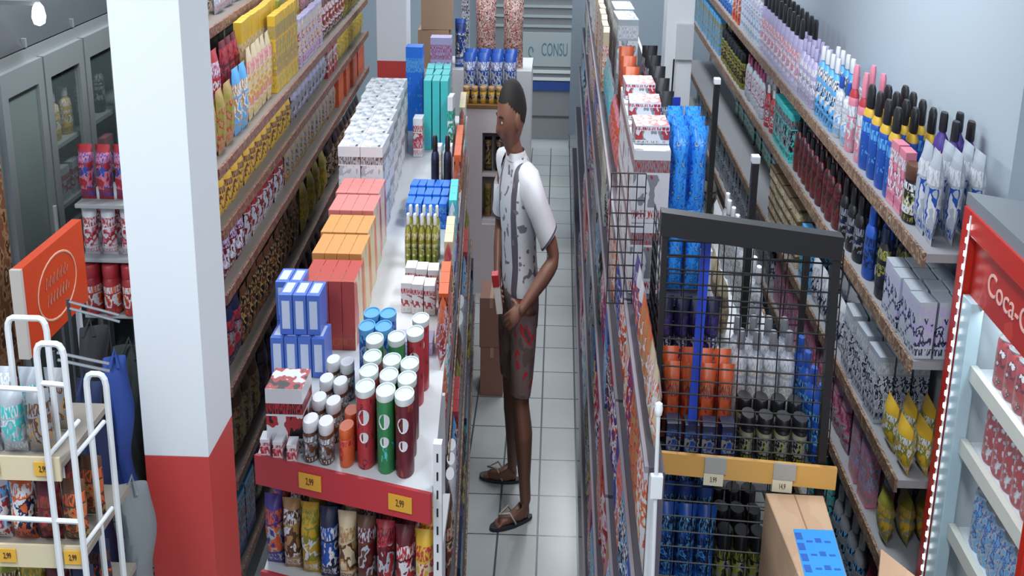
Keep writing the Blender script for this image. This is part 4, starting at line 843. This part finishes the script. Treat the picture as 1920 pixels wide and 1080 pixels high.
# refrigerated cabinet at the back with lettering
fz = empty('upright_freezer', (-.15, 11.05, 0), label='wide grey freezer with a lettered panel across the far end of the aisle', cat='freezer')
FZM = mat('freezer_grey', '#84888b', .35); FZL = mat('freezer_panel', '#a6b0b2', .35)
mesh_obj('body', box((-.42, .0, .09), (.27, .45, 1.7), .004), FZM, fz); mesh_obj('toe_kick', box((-.42, .02, 0), (.27, .45, .09)), mat('toe_white', '#d4d8d9', .5), fz)
lp_ = mesh_obj('letter_panel', box((-.18, -.012, .70), (.27, 0, .98), .002), FZL, fz)
text_obj('lettering', 'CONSU', .15, (.135, -.0135, .835), (PI / 2, 0, 0), mat('freezer_letters', '#4d7d8c', .5), fz, sx=.42)
bm = bmesh.new(); add_tube(bm, [(-.06 + .018 * math.cos(a), -.014, .82 + .04 * math.sin(a)) for a in [k * .55 for k in range(10)]], .004, 5); mesh_obj('emblem', bm, mat('freezer_letters', '#4d7d8c', .5), fz)
bm = bmesh.new()
for z in (.66, .60): add_box(bm, (-.42, -.02, z - .015), (.27, 0, z + .01))
mesh_obj('chrome_trim', bm, STEEL, fz); mesh_obj('blue_band', box((-.42, -.018, .50), (.27, 0, .575)), mat('freezer_blue', '#2c4a8c', .4), fz)
bm = bmesh.new()
for z in (1.02, 1.10, 1.18, 1.26, 1.36): add_box(bm, (-.42, -.016, z), (.27, 0, z + .02))
mesh_obj('upper_slats', bm, FZL, fz)
mesh_obj('door_seam', box((-.42, -.006, .27), (.27, 0, .285)), mat('seam_dark', '#4b4f52', .5), fz)
# brown cartons on the floor by the gondola
for k, (x, y, z, lab) in enumerate(((-.27, 6.05, 0, 'brown carton on the floor behind the man, lower of two'), (-.275, 6.05, .252, 'brown carton behind the man, on top of another'))):
    o = empty('floor_carton', (x, y, z + .001), label=lab, cat='box'); mesh_obj('carton', box((-.055, -.13, 0), (.055, .13, .25), .002), mat('carton_pinkish', '#8e6558', .7), o)
    mesh_obj('tape', box((-.008, -.131, .2), (.008, .131, .2515)), mat('tape', '#a98c6c', .4), o)

# ---------------------------------------------------------------- the man (built at true width, then narrowed like the rest of the place)
OX, OY = -.13, 4.88
man = empty('person', (OX, OY, 0), label='man in a white shirt, patterned shorts and flip-flops standing in the aisle holding a packet', cat='person')
SKIN = mat('skin', '#7a5444', .5); SKIN_L = SKIN
def finish(me_name, bm_or_me, m, parent, smooth=True):
    me = bm_or_me
    if isinstance(me, bmesh.types.BMesh):
        t = bpy.data.meshes.new(me_name); me.to_mesh(t); me.free(); me = t
    for v in me.vertices: v.co.x *= K
    me.materials.clear()
    for mm in (m if isinstance(m, (list, tuple)) else [m]): me.materials.append(mm)
    for p in me.polygons: p.use_smooth = smooth
    o = bpy.data.objects.new(me_name, me); COL.objects.link(o); o.parent = parent; return o
def evaluated(ob):
    dg = bpy.context.evaluated_depsgraph_get(); dg.update(); me = bpy.data.meshes.new_from_object(ob.evaluated_get(dg)); bpy.data.objects.remove(ob); return me
def skin_mesh(verts, edges, radii, root=0, sub=2):
    me = bpy.data.meshes.new('sk'); me.from_pydata([tuple(v) for v in verts], edges, []); o = bpy.data.objects.new('sk', me); COL.objects.link(o)
    o.modifiers.new('s', 'SKIN'); sv = me.skin_vertices[0].data
    for i, r in enumerate(radii): sv[i].radius = r if isinstance(r, tuple) else (r, r); sv[i].use_root = (i == root)
    mm = o.modifiers.new('ss', 'SUBSURF'); mm.levels = sub; mm.render_levels = sub
    return evaluated(o)
V = Vector
# joints: x true metres to the right of the body centre, y depth, z up
pel = V((.02, .0, .92)); wst = V((.01, .0, 1.08)); chs = V((.0, .0, 1.27)); nck = V((-.01, .0, 1.42)); nk2 = V((-.045, -.02, 1.49))
sdir = V((.56, -.83, 0)).normalized(); fdir = V((-.83, -.56, 0)).normalized()     # towards near shoulder; towards the front
shN = V((.10, -.145, 1.375)); shF = V((-.12, .145, 1.385)); elN = V((.315, -.15, 1.10)); wrN = V((.05, -.25, .925)); haN = V((-.03, -.27, .90))
elF = V((-.16, .20, 1.10)); wrF = V((-.15, -.04, .945)); haF = V((-.15, -.09, .97))
hpN = V((.075, -.085, .88)); hpF = V((-.05, .10, .88)); knN = V((.055, -.12, .49)); knF = V((-.045, .12, .49)); anN = V((.115, -.155, .085)); anF = V((-.015, .165, .085))
ftN = V((.02, -.19, .035)); toN = V((-.10, -.225, .022)); ftF = V((-.12, .16, .035)); toF = V((-.235, .19, .022)); heN = V((.14, -.15, .04)); heF = V((.02, .165, .04))
def limb(pts, rad, sub=4):
    """closed tapering limb through the joints"""
    P, R_ = [], []
    for k in range(len(pts) - 1):
        for s in range(sub): t = s / sub; P.append(pts[k].lerp(pts[k + 1], t)); R_.append(rad[k] + (rad[k + 1] - rad[k]) * t)
    P.append(pts[-1]); R_.append(rad[-1])
    for _ in range(2): P = [P[0]] + [(P[n - 1] + P[n] * 2 + P[n + 1]) / 4 for n in range(1, len(P) - 1)] + [P[-1]]
    d0 = (P[0] - P[1]).normalized() * R_[0] * .5; d1 = (P[-1] - P[-2]).normalized() * R_[-1] * .5
    b = add_tube(bmesh.new(), [P[0] + d0] + P + [P[-1] + d1], [R_[0] * .6] + R_ + [R_[-1] * .6], 16); bmesh.ops.recalc_face_normals(b, faces=b.faces[:]); m_ = bpy.data.meshes.new('l'); b.to_mesh(m_); b.free(); return m_
bmx = bmesh.new()
def join(me):
    bmx.from_mesh(me)
join(limb([pel + V((.01, 0, -.04)), pel, wst, chs, chs + V((0, 0, .09))], [.09, .115, .092, .105, .075]))
join(limb([chs + V((0, 0, .1)), nck, nk2, nk2 + V((-.02, -.015, .06))], [.085, .062, .058, .055]))
join(limb([shN, shF], [.06, .06]))
for sh, el, wr in ((shN, elN, wrN), (shF, elF, wrF)): join(limb([sh, sh.lerp(el, .4), el, el.lerp(wr, .3), wr], [.055, .052, .040, .044, .027]))
for hp, kn, an in ((hpN, knN, anN), (hpF, knF, anF)): join(limb([hp, hp.lerp(kn, .5), kn, kn.lerp(an, .3) + V((.014, 0, 0)), an.lerp(kn, .2), an], [.09, .082, .066, .074, .048, .044]))
# head: ellipsoid shaped into skull, jaw, brow, nose, chin, lips, ears
hc = V((-.06, -.045, 1.612)); hf = V((-.86, -.50, -.16)).normalized(); hs = V((hf.y, -hf.x, 0)).normalized(); hs = -hs if hs.dot(V((.4, -.9, 0))) < 0 else hs; hu = hs.cross(hf); hu = -hu if hu.z < 0 else hu
def head_mesh(grow=0, cut=None):
    bm = bmesh.new(); bmesh.ops.create_uvsphere(bm, u_segments=40, v_segments=32, radius=1)
    for v in bm.verts:
        s, f, u = v.co.x, v.co.y, v.co.z          # side, front, up
        S_ = .084 * s; F_ = (.112 if f > 0 else .122) * f; U_ = .134 * u
        if u < 0: k = 1 - .30 * (-u) ** 1.3; S_ *= k; F_ = F_ * (1 - .18 * (-u)) if f > 0 else F_ * (1 - .55 * (-u) ** 1.2)
        if f > 0:
            g = lambda a, b, ss, su, w_: w_ * math.exp(-((s - a) / ss) ** 2 - ((u - b) / su) ** 2) * (f > .2)
            F_ += g(0, -.20, .14, .16, .026) + g(0, -.05, .09, .22, .012) + g(0, .16, .5, .09, .006) - g(.36, .02, .17, .10, .010) - g(-.36, .02, .17, .10, .010)
            F_ += g(0, -.47, .24, .055, .009) + g(0, -.60, .22, .05, .008) - g(0, -.535, .26, .02, .004) + g(0, -.86, .3, .13, .016) + g(.5, -.2, .2, .2, .004) + g(-.5, -.2, .2, .2, .004)
        q = V((S_, F_, U_)) * (1 + grow)
        v.co = hc + hs * q.x + hf * q.y + hu * q.z
    if cut: cut(bm)
    return bm
hb = head_mesh(); bmesh.ops.recalc_face_normals(hb, faces=hb.faces[:]); me = bpy.data.meshes.new('h'); hb.to_mesh(me); join(me)
for sgn in (1, -1):
    eb = bmesh.new(); bmesh.ops.create_uvsphere(eb, u_segments=12, v_segments=8, radius=1)
    for v in eb.verts: q = v.co; v.co = hc + hs * (sgn * .084 + q.x * .012) + hf * (-.012 + q.y * .020) + hu * (-.012 + q.z * .033)
    me = bpy.data.meshes.new('e'); eb.to_mesh(me); join(me)
# hands: palm and five fingers, curled round the packet
def hand(wr, to, palm_n, thumb_side, curl=1.0):
    to = to.normalized(); n = palm_n.normalized(); sd = to.cross(n).normalized() * thumb_side
    pb = bmesh.new(); bmesh.ops.create_uvsphere(pb, u_segments=14, v_segments=10, radius=1)
    for v in pb.verts: q = v.co; v.co = wr + to * (.045 + q.x * .052) + sd * (q.y * .040) + n * (q.z * .016)
    me = bpy.data.meshes.new('p'); pb.to_mesh(me); join(me)
    for i, (o_, L_) in enumerate(((.030, .072), (.010, .080), (-.011, .075), (-.030, .060))):
        p = wr + to * (.080 - abs(o_) * .2) + sd * o_; d = to.copy(); pts = [p - to * .02, p]
        for k in range(3):
            d = (d * math.cos(.55 * curl) + n * math.sin(.55 * curl)).normalized(); nn = n - d * n.dot(d); p = p + d * L_ * (.42, .33, .25)[k]; pts.append(p)
        join(skin_mesh(pts, [(j, j + 1) for j in range(4)], [.0098, .0096, .009, .0085, .0078], 0, 1))
    p = wr + to * .02 + sd * .034; d = (to * .6 + sd * .7 + n * .35).normalized(); pts = [wr + to * .012 + sd * .018, p, p + d * .032, p + d * .032 + (d + to + n * .6).normalized() * .028]
    join(skin_mesh(pts, [(0, 1), (1, 2), (2, 3)], [.013, .012, .0105, .0088], 0, 1))
hand(wrN, V((-.85, -.15, -.35)), V((.1, .9, -.2)), -1, .75)
hand(wrF, V((.15, -.9, -.1)), V((.75, -.2, .1)), 1, 1.0)
# feet with toes
for (an, ft, to_, he, sg_) in ((anN, ftN, toN, heN, 1), (anF, ftF, toF, heF, -1)):
    join(skin_mesh([an, he, ft.lerp(he, .4) + V((0, 0, .005)), ft, to_], [(0, 1), (0, 2), (1, 2), (2, 3), (3, 4)], [.038, .032, .034, (.036, .026), (.034, .018)], 0, 2))
    dr = (to_ - ft).normalized(); sd = V((dr.y, -dr.x, 0)).normalized()
    for k, (o_, L_, r_) in enumerate(((.026 * sg_, .034, .012), (.010 * sg_, .036, .0085), (-.004 * sg_, .032, .008), (-.017 * sg_, .027, .0075), (-.029 * sg_, .020, .007))):
        b0 = to_ + sd * o_ + V((0, 0, -.004)); join(skin_mesh([b0 - dr * .02, b0 + dr * L_ * .5, b0 + dr * L_ + V((0, 0, -.002))], [(0, 1), (1, 2)], [r_, r_, r_ * .85], 0, 1))
me = bpy.data.meshes.new('bodyraw'); bmx.to_mesh(me); bmx.free(); ob = bpy.data.objects.new('bodyraw', me); COL.objects.link(ob)
rm = ob.modifiers.new('r', 'REMESH'); rm.mode = 'VOXEL'; rm.voxel_size = .0055; sm = ob.modifiers.new('sm', 'SMOOTH'); sm.factor = .5; sm.iterations = 2
me = evaluated(ob)
SK = SKIN
finish('body', me, SK, man)
# hair: close-cropped cap
def cutf(bm):
    kill = []
    for v in bm.verts:
        q = v.co - hc; f, u, s = q.dot(hf), q.dot(hu), abs(q.dot(hs))
        line = .066 if f > .05 else (.066 - (.05 - f) * .9 if f > -.02 else .003 - (-.02 - f) * 1.0)
        if u < max(line, -.075): kill.append(v)
    bmesh.ops.delete(bm, geom=kill, context='VERTS')
finish('hair', head_mesh(.03, cutf), mat('hair', '#14110f', .8), man)
for sgn in (1, -1):
    eb = bmesh.new(); bmesh.ops.create_uvsphere(eb, u_segments=14, v_segments=10, radius=1)
    for v in eb.verts: q = v.co; v.co = hc + hs * (sgn * .030 + q.x * .015) + hf * (.0945 + q.y * .010) + hu * (.004 + q.z * .0075)
    finish('eye', eb, mat('eye_white', '#a8998e', .6), man)
    eb = bmesh.new(); bmesh.ops.create_uvsphere(eb, u_segments=12, v_segments=8, radius=1)
    for v in eb.verts: q = v.co; v.co = hc + hs * (sgn * .030 + q.x * .0065) + hf * (.1005 + q.y * .0055) + hu * (.004 + q.z * .0065)
    finish('iris', eb, mat('iris', '#1a110c', .5), man)
    finish('eyebrow', add_tube(bmesh.new(), [hc + hs * sgn * .012 + hf * .110 + hu * .024, hc + hs * sgn * .032 + hf * .106 + hu * .031, hc + hs * sgn * .052 + hf * .092 + hu * .024], [.003, .0045, .0025], 6), mat('hair', '#14110f', .8), man)
finish('lips', add_tube(bmesh.new(), [hc - hs * .022 + hf * .095 - hu * .071, hc + hf * .1085 - hu * .069, hc + hs * .022 + hf * .095 - hu * .071], [.003, .006, .003], 6), mat('lips', '#4c2c28', .5), man)
# shirt
def loft(rings, seg=28, cap=False):
    """rings: (centre, side axis, front axis, half width, half depth)"""
    bm = bmesh.new(); R_ = []
    for c, a, b, wa, wb in rings:
        ring = []
        for k in range(seg):
            t = 2 * PI * k / seg; ct_, st_ = math.cos(t), math.sin(t); e = 2 / 2.5
            ring.append(bm.verts.new(c + a * wa * math.copysign(abs(ct_) ** e, ct_) + b * wb * math.copysign(abs(st_) ** e, st_)))
        R_.append(ring)
    for i in range(len(R_) - 1):
        for k in range(seg): bm.faces.new((R_[i][k], R_[i][(k + 1) % seg], R_[i + 1][(k + 1) % seg], R_[i + 1][k]))
    return bm
UP = V((0, 0, 1))
def wrinkle(bm, amp, seed):
    for v in bm.verts: c = v.co; d = amp * (math.sin(c.z * 43 + c.x * 31 + seed) + .7 * math.sin(c.z * 23 - c.y * 57 + seed * 2)); v.co = c + V((d, d * .6, 0))
    return bm
tor = loft([(V((.03, 0, .94)), sdir, fdir, .165, .128), (V((.028, 0, .965)), sdir, fdir, .168, .13), (V((.018, 0, 1.05)), sdir, fdir, .158, .118), (V((.008, 0, 1.15)), sdir, fdir, .165, .118), (V((.002, 0, 1.25)), sdir, fdir, .180, .128),
            (V((.0, 0, 1.33)), sdir, fdir, .190, .122), (V((-.002, 0, 1.385)), sdir, fdir, .180, .105), (V((-.008, 0, 1.42)), sdir, fdir, .140, .088), (V((-.014, -.004, 1.445)), sdir, fdir, .088, .078), (V((-.02, -.008, 1.462)), sdir, fdir, .070, .072)], 36)
wrinkle(tor, .0022, 1)
def tubeloft(pts, radii, seg=18):
    R_ = []
    for i, p in enumerate(pts):
        d = (pts[min(i + 1, len(pts) - 1)] - pts[max(i - 1, 0)]); u, v = frame_vecs(d)
        R_.append((p, u, v, radii[i], radii[i]))
    return loft(R_, seg)
def shirt_material():
    m = bpy.data.materials.new('shirt_cloth'); m.use_nodes = True; nt = m.node_tree; N = nt.nodes; L = nt.links; b = N['Principled BSDF']; b.inputs['Roughness'].default_value = .8
    tc = N.new('ShaderNodeTexCoord'); mp = N.new('ShaderNodeMapping'); mp.inputs['Rotation'].default_value = (0, 0, 0); L.new(tc.outputs['Object'], mp.inputs[0])
    vm = N.new('ShaderNodeVectorMath'); vm.operation = 'DOT_PRODUCT'; vm.inputs[1].default_value = (sdir.x / K, sdir.y, 0)      # distance across the chest
    L.new(mp.outputs[0], vm.inputs[0]); cr = N.new('ShaderNodeValToRGB'); cr.color_ramp.interpolation = 'CONSTANT'
    ad = N.new('ShaderNodeMath'); ad.operation = 'ADD'; ad.inputs[1].default_value = .5; L.new(vm.outputs['Value'], ad.inputs[0]); L.new(ad.outputs[0], cr.inputs[0])
    e = cr.color_ramp.elements; W_, G_ = lin('#cdd0d6'), lin('#5b5560'); e[0].position = 0; e[0].color = W_; e[1].position = .40; e[1].color = G_
    for p, c in ((.425, W_), (.585, G_), (.635, W_)): k = e.new(p); k.color = c
    no = N.new('ShaderNodeTexNoise'); no.inputs['Scale'].default_value = 26; no.inputs['Detail'].default_value = 1; L.new(tc.outputs['Object'], no.inputs[0])
    th = N.new('ShaderNodeMath'); th.operation = 'GREATER_THAN'; th.inputs[1].default_value = .63; L.new(no.outputs[0], th.inputs[0])
    mx = N.new('ShaderNodeMix'); mx.data_type = 'RGBA'; L.new(th.outputs[0], mx.inputs[0]); L.new(cr.outputs[0], mx.inputs[6]); mx.inputs[7].default_value = lin('#77717c'); L.new(mx.outputs[2], b.inputs['Base Color']); return m
SHM = shirt_material(); SLV = mat('sleeve_white', '#d2d4d9', .8)
shirt = finish('shirt', tor, SHM, man)
def sleeve(sh, el, s):
    p = [sh + (chs + V((0, 0, .08)) - sh) * .35, sh + V((0, 0, -.005)), sh.lerp(el, .3), sh.lerp(el, .55), sh.lerp(el, .72)]
    bm = tubeloft(p, [.085, .078, .072, .071, .070]); wrinkle(bm, .002, s); o = finish('sleeve', bm, SLV, shirt)
    b2 = tubeloft([sh.lerp(el, .685), sh.lerp(el, .715)], [.0725, .0725]); c = finish('sleeve_trim', b2, mat('trim_dark', '#4d4a56', .8), shirt)
sleeve(shN, elN, 3); sleeve(shF, elF, 4)
finish('collar', loft([(V((-.018, -.006, 1.448)), sdir, fdir, .080, .080), (V((-.026, -.012, 1.478)), sdir, fdir, .066, .068)], 24), SLV, shirt)
# shorts
SHO = printed('shorts_cloth', ['#5f504e', '#766260', '#a82c36', '#4a4242'], 7, .8, stops=[0, .42, .60, .70])
sh_ = finish('shorts', loft([(V((.032, 0, .975)), sdir, fdir, .158, .122), (V((.032, 0, .93)), sdir, fdir, .163, .128), (V((.03, 0, .86)), sdir, fdir, .170, .132), (V((.028, 0, .79)), sdir, fdir, .168, .126), (V((.026, 0, .76)), sdir, fdir, .12, .10)], 30), SHO, man)
for (hp, kn) in ((hpN, knN), (hpF, knF)):
    bm = tubeloft([hp + V((0, 0, -.01)), hp.lerp(kn, .35), hp.lerp(kn, .7), hp.lerp(kn, .88)], [.100, .100, .090, .084]); wrinkle(bm, .003, 2); finish('shorts_leg', bm, SHO, sh_)
# flip-flops
for (he, to_, sgn, lab) in ((heN, toN, 1, 'n'), (heF, toF, -1, 'f')):
    d = (to_ - he); d.z = 0; L_ = d.length; d.normalize(); sd = V((-d.y, d.x, 0)); bm = bmesh.new()
    out = []
    for k in range(24):
        t = 2 * PI * k / 24; a = math.cos(t); w_ = (.042 + .008 * a) * math.sin(t); out.append(he + d * (L_ * .5 + .02 + a * (L_ * .5 + .055)) + sd * w_)
    add_prism(bm, [(p.x, p.y) for p in out], .001, .016); f = finish('flip_flop', bm, mat('sandal_sole', '#2a2b33', .6), man, False)
    c = he + d * (L_ * .92); c.z = .052
    b2 = bmesh.new(); add_tube(b2, [he + d * L_ * .45 + sd * .046 + V((0, 0, -.02)), he + d * L_ * .66 + sd * .032 + V((0, 0, .028)), c + d * .02 + V((0, 0, .004)), he + d * L_ * .66 - sd * .032 + V((0, 0, .028)), he + d * L_ * .45 - sd * .046 + V((0, 0, -.02))], .0055, 6)
    finish('strap', b2, mat('sandal_strap', '#b9b3a4', .5), f)
# packet in his hands
pk = empty('held_packet', (OX - .115 * K, OY - .20, .90), label='slim white and red packet held upright in the man\'s hands', cat='packet')
mesh_obj('packet_body', box((-.011, -.02, 0), (.011, .02, .115), .002), mat('packet_white', '#dfd8d2', .4), pk); mesh_obj('packet_top', box((-.0125, -.022, .112), (.0125, .022, .16), .002), mat('packet_red', '#a8242c', .4), pk)
pk.rotation_euler = (.1, -.12, 0)

# ---------------------------------------------------------------- say which one of a row each repeat is
ORD = ['first', 'second', 'third', 'fourth', 'fifth', 'sixth', 'seventh', 'eighth', 'ninth', 'tenth', 'eleventh', 'twelfth']
def levels(vals, tol):
    out = []
    for v in sorted(vals):
        if not out or v - out[-1][-1] > tol: out.append([v])
        else: out[-1].append(v)
    return [sum(c) / len(c) for c in out]
def which(v, lv): return min(range(len(lv)), key=lambda i: abs(lv[i] - v))
fam = {}
for o in COL.objects:
    if o.parent is None and 'label' in o and 'category' in o: fam.setdefault(o['label'], []).append(o)
for lab, os_ in fam.items():
    n = len(os_)
    if n < 2 or n > 48: continue
    P = [o.location for o in os_]
    zs = levels([p.z for p in P], .03)
    spx, spy = max(p.x for p in P) - min(p.x for p in P), max(p.y for p in P) - min(p.y for p in P)
    skew = -.05 if P[0].x < -.2 and P[0].x > -.9 and P[0].y > 3 else 0       # the left display leans as it recedes
    xs = levels([p.x - skew * p.y for p in P], .016); ys = levels([p.y for p in P], .035)
    along_y = len(ys) >= len(xs)
    right = P[0].x > .5
    for o in os_:
        p = o.location; a, b, c = which(p.x - skew * p.y, xs), which(p.y, ys), which(p.z, zs); w_ = []
        if along_y:
            if len(ys) > 1 and b < 12: w_.append('nearest' if b == 0 else '%s nearest' % ORD[b])
            if len(xs) > 1: w_.append(('front column' if a == (0 if right else len(xs) - 1) else 'back column') if len(xs) == 2 else '%s column' % ORD[a] if a < 12 else '')
        else:
            if len(xs) > 1 and a < 12: w_.append('leftmost' if a == 0 else 'rightmost' if a == len(xs) - 1 else '%s from left' % ORD[a])
            if len(ys) > 1 and b < 12: w_.append('front row' if b == 0 else 'back row' if b == len(ys) - 1 else '%s row' % ORD[b])
        if len(zs) > 1: w_.append('bottom layer' if c == 0 else 'top layer' if c == len(zs) - 1 else '%s layer up' % ORD[c] if c < 12 else 'upper layer')
        s_ = ', '.join([lab] + [q for q in w_ if q])
        if len(s_.split()) > 16: s_ = s_.replace(' at the near end of', ' at the end of').replace(' in the cluster', '').replace(', middle part', '').replace(', far part', '').replace(' the cluster behind', '')
        if len(s_.split()) > 16: s_ = s_.replace(' the ', ' ').replace(' a ', ' ')
        if len(s_.split()) <= 16: o['label'] = s_
        else: print('LONG', s_)
